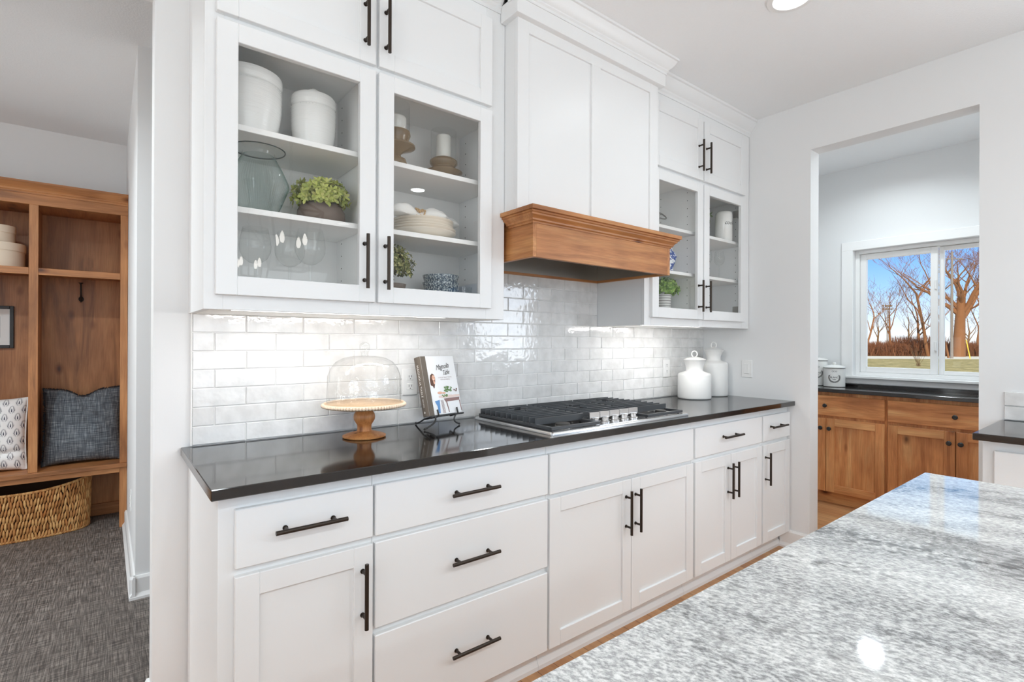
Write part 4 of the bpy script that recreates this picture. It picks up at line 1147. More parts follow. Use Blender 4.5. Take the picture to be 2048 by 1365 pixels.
vs, fs, P = pillow_mesh((-0.600, 4.600, 0.437 + 0.24), 0.41, 0.470, 0.15, R(-12), R(0), 19, wr=0.008, chop=0.035)
zmin = min(p[2] for p in vs); dz = 0.4385 - zmin
vs = [Vector(p) + Vector((0, 0, dz)) for p in vs]
t = thing('throw_pillow', 'white cotton pillow printed with dark blue leaf sprigs on the bench', 'pillow', (-0.6, 4.59, 0.438))
MB().add(vs, fs).build('cushion', M['print_white'], t, sharp=80)
mb = MB()
def onp(u, v): return P(u, v, -1) + Vector((0, -0.0012, dz))
for j in range(-1, 9):
    for i in range(7):
        u = -1.0 + (i + (0.5 if j % 2 else 0)) * 0.30; v = -0.84 + j * 0.215
        if abs(u) > 0.95 or abs(v) > 0.97: continue
        def D(du, dv):
            return onp(min(max(u + du * 0.112, -0.985), 0.985), min(max(v + dv * 0.118, -0.985), 0.985))
        def half(a):
            q = (a + 0.75) / 1.75
            return 0.98 * min(1, q * 5) ** 0.5 * max(0.0, 1 - q) ** 0.62
        for sg in (-1, 1):
            for k in range(10):
                a = -0.68 + k * 0.155; w1 = half(a); w0 = w1 * 0.52
                mb.add([D(sg * w0, a - 0.10), D(sg * w1, a + 0.20), D(sg * w0 * 0.98, a + 0.03)], [[0, 1, 2]])
        mb.add([D(-0.12, -0.60), D(0.12, -0.60), D(0.10, -0.1), D(0.0, 0.30), D(-0.10, -0.1)], [[0, 1, 2, 3, 4]])
        mb.add([D(-0.05, 0.62), D(0.05, 0.62), D(0.0, 1.06)], [[0, 1, 2]])
        for sg in (-1, 1):
            mb.add([D(sg * 0.16, -0.98), D(sg * 0.34, -0.90), D(sg * 0.16, -0.82)], [[0, 1, 2]])
            mb.add([D(sg * 0.42, -0.82), D(sg * 0.62, -0.72), D(sg * 0.44, -0.66)], [[0, 1, 2]])
mb.build('leaf_print', M['ink'], t, flat=True, recalc=False)
mb = MB()
for k in range(70):
    v = -0.97 + 1.94 * k / 69
    for u in (0.995, -0.995): mb.ball(P(u, v, -1) + Vector((0, 0, dz)), 0.0045, 6, 4)
mb.build('bobble_trim', M['print_white'], t)

# basket under the bench
t = thing('storage_basket', 'oval woven basket on the dark floor under the bench', 'basket', (-0.46, 4.62, 0))
bc = Vector((-0.46, 4.630, 0)); A, B = 0.375, 0.168
def oval(a, grow=0.0):
    ex = 2.5; c, s_ = math.cos(a), math.sin(a)
    return Vector(((A + grow) * math.copysign(abs(c) ** (2 / ex), c), (B + grow) * math.copysign(abs(s_) ** (2 / ex), s_), 0))
rnd = random.Random(12)
mb = MB()
per = [bc + oval(2 * math.pi * i / 720) for i in range(720)]
# even arc-length stations
dist = [0]
for i in range(720): dist.append(dist[-1] + (per[(i + 1) % 720] - per[i]).length)
def station(s):
    s = s % dist[-1]
    lo, hi = 0, 720
    while hi - lo > 1:
        mid = (lo + hi) // 2
        if dist[mid] <= s: lo = mid
        else: hi = mid
    f = (s - dist[lo]) / (dist[lo + 1] - dist[lo]); return per[lo].lerp(per[(lo + 1) % 720], f), (per[(lo + 1) % 720] - per[lo]).normalized()
def rimz(p): return 0.300 + 0.055 * abs((p.x - bc.x) / A) ** 2.2
NS = 118; RW = 7
for rI in range(RW):
    for k in range(NS):
        s = (k + (0.5 if rI % 2 else 0)) / NS * dist[-1]
        p, tg = station(s); nr = Vector((tg.y, -tg.x, 0))
        H_ = rimz(p); z0 = H_ * rI / RW; z1 = H_ * (rI + 1) / RW; fl = 1 + 0.03 * rI / RW
        zc = (z0 + z1) / 2; ln = (z1 - z0) * 0.64; wd = dist[-1] / NS * 0.50
        tl = rnd.uniform(-0.25, 0.45)
        q = []
        for (a, b2) in [(-1, 0), (-0.6, 0.75), (0, 1.0), (0.6, 0.75), (1, 0)]:
            ctr = Vector((bc.x + (p.x - bc.x) * fl, bc.y + (p.y - bc.y) * fl, zc + a * ln)) + tg * a * ln * tl * 0.5
            q.append((ctr, b2))
        vs = []; fs = []
        for (ctr, b2) in q:
            for jj in range(6):
                an = jj / 6 * 2 * math.pi
                vs.append(ctr + tg * math.cos(an) * wd * max(b2, 0.15) + nr * math.sin(an) * 0.008 * max(b2, 0.2))
        for a in range(4):
            for jj in range(6): fs.append([a * 6 + jj, a * 6 + (jj + 1) % 6, (a + 1) * 6 + (jj + 1) % 6, (a + 1) * 6 + jj])
        mb.add(vs, fs)
for k in range(200):
    for zf, rr in ((1.0, 0.009), (0.0, 0.008)):
        p, tg = station(k / 200 * dist[-1]); fl = 1.03 if zf else 1.0
        z = rimz(p) if zf else 0.009
        ctr = Vector((bc.x + (p.x - bc.x) * fl, bc.y + (p.y - bc.y) * fl, z))
        up = Vector((0, 0, 0.005)); h = dist[-1] / 200 * 0.8
        mb.tube([ctr - tg * h - up, ctr, ctr + tg * h + up], [rr * 0.6, rr, rr * 0.6], 6, cap=False)
o = mb.build('weave', M['rattan'], t, sharp=60, recalc=False)
ln = MB(); vs = []; fs = []
for i in range(72):
    p = bc + oval(2 * math.pi * i / 72, -0.008)
    vs += [(p.x, p.y, 0.004), (bc.x + (p.x - bc.x) * 1.03, bc.y + (p.y - bc.y) * 1.03, rimz(p) - 0.004)]
for i in range(72):
    j = (i + 1) % 72; fs.append([2 * i, 2 * j, 2 * j + 1, 2 * i + 1])
fs.append([2 * i for i in range(72)])
ln.add(vs, fs).build('lining', plain('dark_weave', S(70, 44, 26), 0.9), t, recalc=False)
mb = MB()
for sg in (1, -1):
    pts = []
    for k in range(9):
        a = -0.5 + k / 8; pts.append(bc + Vector((sg * (A * 1.035), a * 0.12, 0.352 + 0.055 * (1 - (2 * a) ** 2))))
    mb.tube(pts, 0.007, 6)
mb.build('handle', M['rattan'], t)
# ------------------------------------------------------------------ gas cooktop
CT = 0.9145
t = thing('gas_cooktop', 'stainless steel gas cooktop with black cast iron grates', 'cooktop', (1.80, 1.72, CT))
cx0, cx1, cy0, cy1 = 1.343, 2.257, 1.452, 1.985
mb = MB()
def rrect(x0, x1, y0, y1, r, n=5):
    out = []
    for (cx, cy, a0) in ((x1 - r, y0 + r, -90), (x1 - r, y1 - r, 0), (x0 + r, y1 - r, 90), (x0 + r, y0 + r, 180)):
        for k in range(n + 1):
            a = R(a0 + 90 * k / n); out.append((cx + r * math.cos(a), cy + r * math.sin(a)))
    return out
lv = []
for (ins, z) in ((0.0, 0.0), (0.0, 0.008), (0.003, 0.012), (0.014, 0.0135), (0.020, 0.012), (0.030, 0.0085)):
    lv.append([(x, y, CT + z) for (x, y) in rrect(cx0 + ins, cx1 - ins, cy0 + ins, cy1 - ins, max(0.012 - ins * 0.2, 0.006))])
n_ = len(lv[0]); vs = [p for l in lv for p in l]; fs = []
for a in range(len(lv) - 1):
    for i in range(n_):
        j = (i + 1) % n_; fs.append([a * n_ + i, a * n_ + j, (a + 1) * n_ + j, (a + 1) * n_ + i])
fs.append([(len(lv) - 1) * n_ + i for i in range(n_)]); fs.append(list(reversed(range(n_))))
mb.add(vs, fs); mb.build('tray', M['steel'], t, sharp=40)
ZT = CT + 0.0087
def burner(x, y, r):
    b = MB(); b.lathe([(r * 1.25, 0), (r * 1.25, 0.004), (r * 0.98, 0.008), (r * 0.98, 0.013), (r * 0.9, 0.0135)], (x, y, ZT), 32, 0)
    for k in range(28):
        a = 2 * math.pi * k / 28; b.box(x + math.cos(a) * r * 1.0 - 0.0015, x + math.cos(a) * r * 1.0 + 0.0015, y + math.sin(a) * r - 0.0015, y + math.sin(a) * r + 0.0015, ZT + 0.007, ZT + 0.0125)
    b.build('burner_ring', M['steel'], t)
    b = MB(); b.lathe([(r, 0.0138), (r * 1.02, 0.017), (r * 0.95, 0.021), (0, 0.0225)], (x, y, ZT), 32, 0); b.build('burner_cap', M['burner'], t)
for (x, y, r) in ((1.470, 1.528, 0.030), (1.502, 1.862, 0.044), (1.80, 1.778, 0.056), (2.098, 1.862, 0.044), (2.130, 1.528, 0.026)): burner(x, y, r)
GT = CT + 0.050
def grate(x0, x1, y0, y1, nbar, holes, yb0):
    g = MB(); zb = CT + 0.022
    def bar(a, b2, y, z0=zb, z1=GT, w=0.0042): g.box(a, b2, y - w / 2, y + w / 2, z0, z1, b=0.001)
    ys = [yb0 + (y1 - 0.010 - yb0) * i / (nbar - 1) for i in range(nbar)]
    for y in ys:
        segs = [(x0, x1)]
        for (hx, hy, hr) in holes:
            d = abs(y - hy)
            if d < hr:
                w = math.sqrt(hr * hr - d * d); ns = []
                for (a, b2) in segs:
                    if hx - w > a + 0.01: ns.append((a, hx - w))
                    if hx + w < b2 - 0.01: ns.append((hx + w, b2))
                segs = ns
        for (a, b2) in segs: bar(a, b2, y)
    # frame below the fins
    for y in (y0, y1): g.box(x0, x1, y - 0.006, y + 0.006, CT + 0.014, CT + 0.027, b=0.002)
    for x in (x0 + 0.007, x1 - 0.007): g.box(x - 0.007, x + 0.007, y0, y1, CT + 0.014, CT + 0.027, b=0.002)
    xm = (x0 + x1) / 2
    for (hx, hy, hr) in holes:
        for sg in (-1, 1):
            g.box(hx - 0.0025, hx + 0.0025, hy + sg * hr * 0.55, hy + sg * (hr + 0.03), zb + 0.008, GT, b=0.001)
            g.box(hx + sg * hr * 0.55, hx + sg * (hr + 0.02), hy - 0.0025, hy + 0.0025, zb + 0.008, GT, b=0.001)
    for x in (x0 + 0.012, x1 - 0.012):
        for y in (y0 + 0.012, y1 - 0.012): g.cyl((x, y, ZT), (x, y, CT + 0.016), 0.005, 10)
    return g.build('grate', M['cast'], t, sharp=40)
grate(1.362, 1.6385, 1.482, 1.970, 11, [(1.502, 1.862, 0.040)], 1.576)
grate(1.6445, 1.9555, 1.598, 1.970, 9, [(1.80, 1.778, 0.046)], 1.602)
grate(1.9615, 2.238, 1.482, 1.970, 11, [(2.098, 1.862, 0.040)], 1.576)
for k in range(5):
    x = 1.670 + k * 0.0652; y = 1.540
    b = MB(); b.lathe([(0.0255, 0), (0.0255, 0.003), (0.0205, 0.006), (0.0205, 0.022), (0.018, 0.0235), (0, 0.024)], (x, y, ZT), 28, 0)
    rot = Matrix.Rotation(R(-8), 3, 'Z'); T = lambda p, x=x, y=y: rot @ p + Vector((x, y, 0))
    b.box(-0.0275, 0.0275, -0.0055, 0.0055, ZT + 0.019, ZT + 0.046, b=0.0012, T=T)
    b.build('knob', M['steel'], t)

# ------------------------------------------------------------------ cake stand
c = (0.768, 1.872, CT)
t = thing('cake_stand', 'turned wooden cake stand with a bead rim under a glass dome', 'cake stand', c)
mb = MB(); mb.lathe([(0.076, 0), (0.079, 0.003), (0.079, 0.007), (0.060, 0.014), (0.036, 0.020), (0.027, 0.023), (0.0255, 0.036), (0.0265, 0.046), (0.033, 0.056), (0.0385, 0.066), (0.0395, 0.076), (0.037, 0.087), (0.030, 0.099), (0.027, 0.106), (0.060, 0.110), (0.0605, 0.113)], c, 48)
mb.build('pedestal', M['mango'], t, sharp=50)
mb = MB(); mb.lathe([(0.143, 0.1135), (0.147, 0.116), (0.147, 0.124), (0.143, 0.1265), (0, 0.127)], c, 64); mb.build('plate', M['mango_top'], t)
mb = MB()
for k in range(86):
    a = 2 * math.pi * k / 86; mb.ball((c[0] + 0.1490 * math.cos(a), c[1] + 0.1490 * math.sin(a), c[2] + 0.1215), 0.0064, 8, 6)
mb.lathe([(0.1425, 0.1268), (0.1450, 0.1300), (0.1475, 0.1300), (0.1505, 0.1268)], c, 64, cap=False)
mb.build('bead_rim', M['bead'], t, sharp=60)
t = thing('glass_cloche', 'seeded clear glass dome with a ball knob standing on the cake stand', 'glass dome', (c[0], c[1], CT + 0.1272))
mb = MB(); mb.lathe([(0.1345, 0.1278), (0.1360, 0.133), (0.1350, 0.16), (0.1340, 0.20), (0.133, 0.230), (0.123, 0.258), (0.104, 0.282), (0.076, 0.297), (0.040, 0.304), (0.013, 0.3055)], c, 64, cap=False)
mb.build('dome', M['dome'], t)
mb = MB(); mb.lathe([(0.013, 0.3056), (0.0125, 0.312), (0.016, 0.322), (0.0195, 0.333), (0.0195, 0.344), (0.015, 0.352), (0.006, 0.3555), (0, 0.356)], c, 28, cap=False); mb.build('knob', M['clear'], t)

# ------------------------------------------------------------------ cookbook on an easel
yw = R(11.0); tl = R(15.0)
BO = Vector((1.055, 1.885, 0.9655))
bw = Vector((math.cos(yw), math.sin(yw), 0)); hb = Vector((-math.sin(yw), math.cos(yw), 0))
bu = hb * math.sin(tl) + Vector((0, 0, 1)) * math.cos(tl); bn = -(hb * math.cos(tl) - Vector((0, 0, 1)) * math.sin(tl))   # bn points to the reader
W_, H_, D_ = 0.186, 0.254, 0.040
BT = lambda p: BO + bw * p.x + bu * p.y + bn * p.z
t = thing('cookbook', 'thick cookbook with a grey spine and pale cover standing on the iron easel', 'book', tuple(BO))
mb = MB()
prof = [(0.0, 0.0), (0.0, 0.0)]
mb.box(-0.002, W_, 0, H_, -0.003, 0.0, b=0.0008, m=1, T=BT); mb.box(-0.002, W_, 0, H_, -D_, -D_ + 0.003, b=0.0008, m=1, T=BT)
sp = []
for k in range(9):
    a = k / 8; sp.append((-0.002 - 0.006 * math.sin(math.pi * a), -D_ * a))
poly = sp + [(-0.002 + 0.003, -D_ + 0.001), (-0.002 + 0.003, -0.001)]
mb.prism(poly, lambda p: BT(Vector((p[0], 0, p[1]))), lambda p: BT(Vector((p[0], H_, p[1]))), 0)
mb.box(-0.001, 0.026, -0.0002, H_ + 0.0002, -0.0025, 0.0006, b=0.0003, m=0, T=BT)
mb.build('cover', [M['book_spine'], M['book_cover']], t, sharp=40)
mb = MB(); mb.box(0.001, W_ - 0.004, 0.004, H_ - 0.004, -D_ + 0.0031, -0.0031, T=BT); mb.build('pages', M['paper'], t)
# printed cover
def flat(pts, z): return [BT(Vector((x, y, z))) for (x, y) in pts]
mb = MB(); z = 0.0008
cvm = ['letter', 'skin', 'hair', 'shirt', 'jeans', 'table_pink', 'table_leg', 'herb', 'spine_text', 'lace']
def poly(pts, m, z): mb.add(flat(pts, z), [list(range(len(pts)))], cvm.index(m))
def ell(cx, cy, rx, ry, m, z, n=20): poly([(cx + rx * math.cos(2 * math.pi * k / n), cy + ry * math.sin(2 * math.pi * k / n)) for k in range(n)], m, z)
poly([(0.098, 0.068), (0.184, 0.070), (0.184, 0.078), (0.098, 0.082), (0.060, 0.078), (0.062, 0.072)], 'table_pink', 0.0009)
poly([(0.098, 0.052), (0.178, 0.054), (0.182, 0.068), (0.090, 0.066)], 'table_leg', 0.0008)
for (a, b2, x2) in ((0.100, 0.106, 0.112), (0.176, 0.181, 0.184)): poly([(a, 0.054), (b2, 0.054), (x2, 0.006), (x2 - 0.004, 0.006)], 'table_leg', 0.0009)
poly([(0.112, 0.010), (0.172, 0.012), (0.172, 0.050), (0.112, 0.048)], 'lace', 0.0007)
for k in range(4): poly([(0.072 + 0.004 * k, 0.06), (0.0735 + 0.004 * k, 0.06), (0.078 + 0.004 * k, 0.004), (0.0765 + 0.004 * k, 0.004)], 'table_leg', 0.0008)
poly([(0.038, 0.060), (0.066, 0.062), (0.064, 0.040), (0.060, 0.006), (0.049, 0.006), (0.049, 0.036)], 'jeans', 0.0010)
poly([(0.034, 0.058), (0.030, 0.100), (0.036, 0.136), (0.050, 0.146), (0.064, 0.134), (0.072, 0.108), (0.080, 0.092), (0.076, 0.085), (0.064, 0.094), (0.064, 0.062)], 'shirt', 0.0011)
ell(0.074, 0.092, 0.014, 0.006, 'skin', 0.0012); ell(0.096, 0.090, 0.010, 0.004, 'skin', 0.0012)
poly([(0.031, 0.128), (0.030, 0.150), (0.036, 0.170), (0.047, 0.178), (0.057, 0.172), (0.061, 0.158), (0.058, 0.140), (0.050, 0.116), (0.046, 0.112), (0.042, 0.122)], 'hair', 0.0012)
ell(0.0515, 0.158, 0.0085, 0.0125, 'skin', 0.0013)
poly([(0.047, 0.144), (0.056, 0.144), (0.057, 0.134), (0.050, 0.130)], 'skin', 0.00125)
poly([(0.0485, 0.153), (0.0545, 0.153), (0.0515, 0.1505)], 'lace', 0.0014); ell(0.0485, 0.160, 0.0012, 0.0008, 'hair', 0.0014, 8); ell(0.0548, 0.160, 0.0012, 0.0008, 'hair', 0.0014, 8)
rr = random.Random(3)
for k in range(46):
    a = rr.uniform(0, 6.28); q = rr.random() ** 0.5; ell(0.122 + 0.024 * q * math.cos(a), 0.107 + 0.014 * q * math.sin(a), rr.uniform(0.003, 0.005), rr.uniform(0.0015, 0.003), 'herb', 0.0011 + k * 2e-6, 8)
poly([(0.098, 0.096), (0.146, 0.096), (0.140, 0.084), (0.104, 0.084)], 'lace', 0.0010)
for k in range(16): ell(0.100 + rr.uniform(-.014, .014), 0.078 + rr.uniform(-.004, .004), 0.004, 0.002, 'herb', 0.0013 + k * 2e-6, 8)
poly([(0.136, 0.090), (0.160, 0.090), (0.156, 0.079), (0.140, 0.079)], 'lace', 0.0011)
for (x, y) in ((0.158, 0.100), (0.172, 0.103), (0.168, 0.096)): ell(x, y, 0.004, 0.004, 'hair', 0.0011, 10)
poly([(0.166, 0.094), (0.176, 0.094), (0.175, 0.082), (0.167, 0.082)], 'lace', 0.0010)
add_text(mb, 'Magnolia', 0.033, lambda p: BT(Vector((0.111 + p.x * 0.72, 0.206 + p.y + p.x * 0.10, 0.0010))), cvm.index('letter'), shear=0.35, space=0.9)
add_text(mb, 'Table', 0.030, lambda p: BT(Vector((0.126 + p.x * 0.70, 0.179 + p.y + p.x * 0.10, 0.0010))), cvm.index('letter'), shear=0.35, space=0.9)
add_text(mb, 'A COLLECTION OF RECIPES', 0.0062, lambda p: BT(Vector((0.117 + p.x, 0.158 + p.y, 0.0010))), cvm.index('table_leg'), space=1.0)
add_text(mb, 'FOR GATHERING', 0.0062, lambda p: BT(Vector((0.117 + p.x, 0.149 + p.y, 0.0010))), cvm.index('table_leg'), space=1.15)
ST = lambda p: BT(Vector((-0.0088, 0.145 - p.x, -0.020 - p.y * 1.0)))
STf = lambda p: BT(Vector((-0.0086 + 0.005 * (p.y / 0.016) ** 2, 0.150 - p.x, -0.0185 + p.y)))
add_text(mb, 'MAGNOLIA TABLE', 0.016, STf, cvm.index('spine_text'), space=1.05)
STf2 = lambda p: BT(Vector((-0.0086 + 0.005 * (p.y / 0.016) ** 2, 0.056 - p.x, -0.0185 + p.y)))
add_text(mb, 'RECIPES', 0.010, STf2, cvm.index('spine_text'))
STf3 = lambda p: BT(Vector((-0.0088, 0.018 - p.x, -0.0185 + p.y)))
ring2d(mb, STf3, 0.0015, 0.0045, 16, cvm.index('spine_text'))
mb.build('cover_print', [M[k] for k in cvm], t, flat=True, recalc=False)

t = thing('book_easel', 'small black wrought iron easel holding the cookbook', 'book stand', (1.10, 1.92, CT))
mb = MB(); r = 0.0036
ET = lambda x, y, z: BT(Vector((x, y, z)))
ledge = -0.006
mb.tube([ET(0.006, ledge, -D_ - 0.004), ET(0.004, ledge, 0.0), ET(0.004, ledge, 0.010)], r, 8)
mb.tube([ET(-0.006, ledge, 0.006), ET(W_ - 0.002, ledge, 0.006)], r, 8)
for x in (0.040, 0.150): mb.tube([ET(x, ledge, -D_ - 0.004), ET(x, ledge, 0.0055), ET(x, ledge + 0.004, 0.0085), ET(x, ledge + 0.028, 0.0065)], r, 8)
mb.tube([ET(0.040, ledge, -D_ - 0.004), ET(0.040, 0.16, -D_ - 0.004), ET(0.062, 0.20, -D_ - 0.004), ET(0.095, 0.215, -D_ - 0.004), ET(0.128, 0.20, -D_ - 0.004), ET(0.150, 0.16, -D_ - 0.004), ET(0.150, ledge, -D_ - 0.004)], r, 8)
def foot(a, e, bow):
    pts = []
    for k in range(9):
        q = k / 8; p = a.lerp(e, q); p = p + Vector(bow) * math.sin(math.pi * q) ; pts.append(p)
    mb.tube(pts, r, 8); mb.ball((e.x, e.y, e.z), 0.0048, 8, 6)
foot(ET(0.022, ledge, 0.006), Vector((1.013, 1.852, CT + 0.005)), (0.018, -0.004, 0.0))
foot(ET(0.140, ledge, 0.006), Vector((1.203, 1.893, CT + 0.005)), (-0.018, -0.002, -0.004))
foot(ET(0.004, ledge, -D_ - 0.004), Vector((1.062, 2.020, CT + 0.005)), (-0.006, 0.0, -0.006))
mb.tube([ET(0.022, ledge, 0.006), ET(0.022, ledge, -D_ - 0.004), ET(0.004, ledge, -D_ - 0.004)], r, 8)
mb.build('frame', M['black'], t)

# ------------------------------------------------------------------ white jars on the right
def jar(x, y, r, hs, rn, hn, rf, hf, label):
    t = thing('lidded_jar', label, 'jar', (x, y, CT), 'matte white jars with ring lids')
    c = (x, y, CT)
    mb = MB(); mb.lathe([(r - 0.006, 0), (r - 0.001, 0.004), (r, 0.010), (r, hs - 0.010), (r - 0.004, hs - 0.002), (r - 0.012, hs + 0.003), (rn + 0.012, hs + 0.011), (rn + 0.002, hs + 0.016), (rn, hs + 0.024),
                         (rn + 0.001, hn + 0.012), (rn + (rf - rn) * 0.25, hn + (hf - hn) * 0.45), (rn + (rf - rn) * 0.6, hn + (hf - hn) * 0.78), (rf, hf)], c, 48)
    mb.build('body', M['matte_ceramic'], t, sharp=60)
    mb = MB(); mb.lathe([(rf + 0.0005, hf + 0.0005), (rf + 0.001, hf + 0.004), (rf - 0.004, hf + 0.007), (rf * 0.6, hf + 0.016), (rf * 0.25, hf + 0.021), (0, hf + 0.022)], c, 48, cap=False)
    pts = [(x + 0.0195 * math.cos(a) * math.sin(R(40)), y - 0.0195 * math.cos(a) * math.cos(R(40)) * 0.0 + 0.0195 * math.cos(a) * -math.cos(R(50)), CT + hf + 0.038 + 0.0195 * math.sin(a)) for a in [2 * math.pi * k / 24 for k in range(24)]]
    mb.tube(pts, 0.0042, 8, closed=True)
    mb.build('lid', M['matte_ceramic'], t, sharp=60)
jar(2.985, 1.885, 0.103, 0.160, 0.052, 0.185, 0.071, 0.246, 'shorter wide white jar with a ring-topped lid, in front of the tall jar')
jar(3.252, 1.908, 0.091, 0.224, 0.044, 0.255, 0.064, 0.304, 'taller slim white jar with a ring-topped lid, in the counter corner')

# ------------------------------------------------------------------ things inside the left wall cabinet
def crock(x, y, z, r, h, label, lid=True):
    """h: height of the rim; the lid rises above it"""
    t = thing('crock', label, 'crock', (x, y, z), 'white glazed crocks on the top shelf')
    mb = MB(); c = (x, y, z)
    prof = [(r * 0.74, 0), (r * 0.78, 0.004)]
    for k in range(1, 20):
        q = k / 19; prof.append((r * (0.79 + 0.19 * math.sin(min(1, q * 1.25) * math.pi / 2)) + 0.0006 * (k % 2), h * (0.02 + 0.78 * q)))
    prof += [(r * 0.965, h * 0.82), (r * 0.955, h * 0.84), (r * 0.985, h * 0.87), (r * 1.0, h * 0.91), (r * 1.0, h * 0.965), (r * 0.985, h * 0.995), (r * 0.95, h)]
    if not lid: prof += [(r * 0.92, h * 0.99), (r * 0.90, h * 0.9), (r * 0.80, h * 0.1), (0, h * 0.06)]
    mb.lathe(prof, c, 56)
    for k in range(46):
        a = 2 * math.pi * k / 46; mb.ball((x + r * 0.975 * math.cos(a), y + r * 0.975 * math.sin(a), z + h * 0.80), 0.0022, 6, 4)
    mb.build('body', M['glaze'], t, sharp=50)
    if lid:
        mb = MB(); mb.lathe([(r * 0.94, h + 0.0005), (r * 0.92, h + 0.006), (r * 0.6, h + 0.016), (r * 0.25, h + 0.022), (r * 0.2, h + 0.026), (r * 0.24, h + 0.034), (r * 0.15, h + 0.040), (0, h + 0.041)], c, 40, cap=False); mb.build('lid', M['glaze'], t, sharp=50)
crock(0.366, 1.890, 1.9335, 0.108, 0.216, 'larger white crock without a lid at the left end of the top shelf', lid=False)
crock(0.580, 1.885, 1.9335, 0.0765, 0.198, 'smaller white crock with a knobbed lid on the top shelf')

# ribbed vase
c = (0.402, 1.89, 1.6835)
t = thing('glass_vase', 'blue-green ribbed glass vase with a wide clear lip on the middle shelf', 'vase', c)
mb = MB(); nn = 72
prof = [(0.050, 0.0), (0.052, 0.006), (0.071, 0.050), (0.089, 0.098), (0.094, 0.112), (0.092, 0.124), (0.074, 0.165), (0.052, 0.205), (0.046, 0.213)]
vs = []; fs = []
for (r_, z_) in prof:
    for i in range(nn * 2):
        a = 2 * math.pi * i / (nn * 2); rr_ = r_ * (1 + (0.022 if i % 2 else -0.022)); vs.append((c[0] + rr_ * math.cos(a), c[1] + rr_ * math.sin(a), c[2] + z_))
K = nn * 2
for a in range(len(prof) - 1):
    for i in range(K): fs.append([a * K + i, a * K + (i + 1) % K, (a + 1) * K + (i + 1) % K, (a + 1) * K + i])
fs.append(list(range(K)))
mb.add(vs, fs); mb.build('body', M['teal_glass'], t, sharp=20)
mb = MB(); mb.lathe([(0.048, 0.2135), (0.050, 0.222), (0.062, 0.228), (0.082, 0.231)], c, 64, cap=False); mb.build('lip', M['clear'], t)
mb = MB(); mb.tube([(c[0] + 0.082 * math.cos(a), c[1] + 0.082 * math.sin(a), c[2] + 0.231) for a in [2 * math.pi * k / 64 for k in range(64)]], 0.0022, 6, closed=True); mb.build('rim', plain('dark_glass_rim', S(70, 82, 82), 0.2), t)

def leaf(mb, p, d, L, w, up=None, m=0, curl=0.15):
    d = d.normalized(); u = up or Vector((0, 0, 1))
    s = d.cross(u)
    if s.length < 1e-4: s = d.orthogonal()
    s.normalize(); n = s.cross(d)
    q = [p, p + d * L * 0.35 + s * w * 0.42, p + d * L * 0.72 + s * w * 0.5 - n * L * curl * 0.4, p + d * L - n * L * curl, p + d * L * 0.72 - s * w * 0.5 - n * L * curl * 0.4, p + d * L * 0.35 - s * w * 0.42]
    mid = p + d * L * 0.55 - n * (L * 0.06)
    mb.add(q + [mid], [[0, 1, 6], [1, 2, 6], [2, 3, 6], [3, 4, 6], [4, 5, 6], [5, 0, 6]], m)
def foliage(c, rx, ry, rz, n, L, w, seed, lim=None, zmin=None):
    rnd = random.Random(seed); mb = MB(); c = Vector(c)
    k = 0
    while k < n:
        a = rnd.uniform(0, 6.283); cz = rnd.uniform(-0.35, 1.0); s = math.sqrt(max(0, 1 - cz * cz)); q = rnd.uniform(0.55, 1.0)
        dv = Vector((s * math.cos(a), s * math.sin(a), cz))
        p = c + Vector((dv.x * rx, dv.y * ry, dv.z * rz)) * q
        nl = rnd.randint(4, 6)
        for j in range(nl):
            aa = 6.283 * j / nl + rnd.uniform(-.3, .3)
            t1 = dv.orthogonal().normalized(); t2 = dv.cross(t1)
            d = (dv * rnd.uniform(0.25, 0.9) + (t1 * math.cos(aa) + t2 * math.sin(aa)) * rnd.uniform(0.6, 1.0))
            q2 = mb; l = L * rnd.uniform(0.7, 1.15)
            e = p + d.normalized() * l
            if lim and not (lim[0] < e.x < lim[1] and lim[2] < e.y < lim[3] and lim[4] < e.z < lim[5]): continue
            leaf(q2, p, d, l, w * rnd.uniform(0.8, 1.2), dv)
        k += 1
    return mb
# succulent-like plant in a low grey pot
c = (0.603, 1.868, 1.6835)
t = thing('potted_plant', 'lime green leafy plant in a low brown-grey pot on the middle shelf', 'plant', c)
mb = MB(); mb.lathe([(0.060, 0), (0.074, 0.008), (0.082, 0.026), (0.080, 0.050), (0.068, 0.072), (0.060, 0.076), (0.050, 0.070), (0, 0.069)], c, 40); mb.build('pot', M['stone_pot'], t, sharp=60)
foliage((c[0], c[1] - 0.005, c[2] + 0.098), 0.100, 0.092, 0.064, 300, 0.023, 0.0095, 21, (0.488, 0.715, 1.746, 2.03, 1.712, 1.905)).build('foliage', M['leaf_lime'], t, flat=True, recalc=False)

# wine glasses
def wine_glass(x, y, label):
    t = thing('wine_glass', label, 'wine glass', (x, y, 1.4115), 'clear stemmed wine glasses on the cabinet floor')
    c = (x, y, 1.4115)
    mb = MB(); mb.lathe([(0.004, 0.120), (0.018, 0.124), (0.036, 0.138), (0.047, 0.160), (0.049, 0.180), (0.045, 0.210), (0.0385, 0.240)], c, 40, cap=False); mb.build('bowl', M['clear'], t)
    mb = MB(); mb.lathe([(0.034, 0.0005), (0.034, 0.0015), (0.012, 0.004), (0.0042, 0.010), (0.0036, 0.06), (0.0046, 0.112), (0.0056, 0.1195)], c, 28, cap=False); mb.build('stem', M['clear'], t)
wine_glass(0.392, 1.885, 'clear stemmed wine glass, leftmost of three on the cabinet floor')
wine_glass(0.503, 1.890, 'clear stemmed wine glass, middle of three on the cabinet floor')
wine_glass(0.545, 1.800, 'clear stemmed wine glass, nearest to the pane on the cabinet floor')

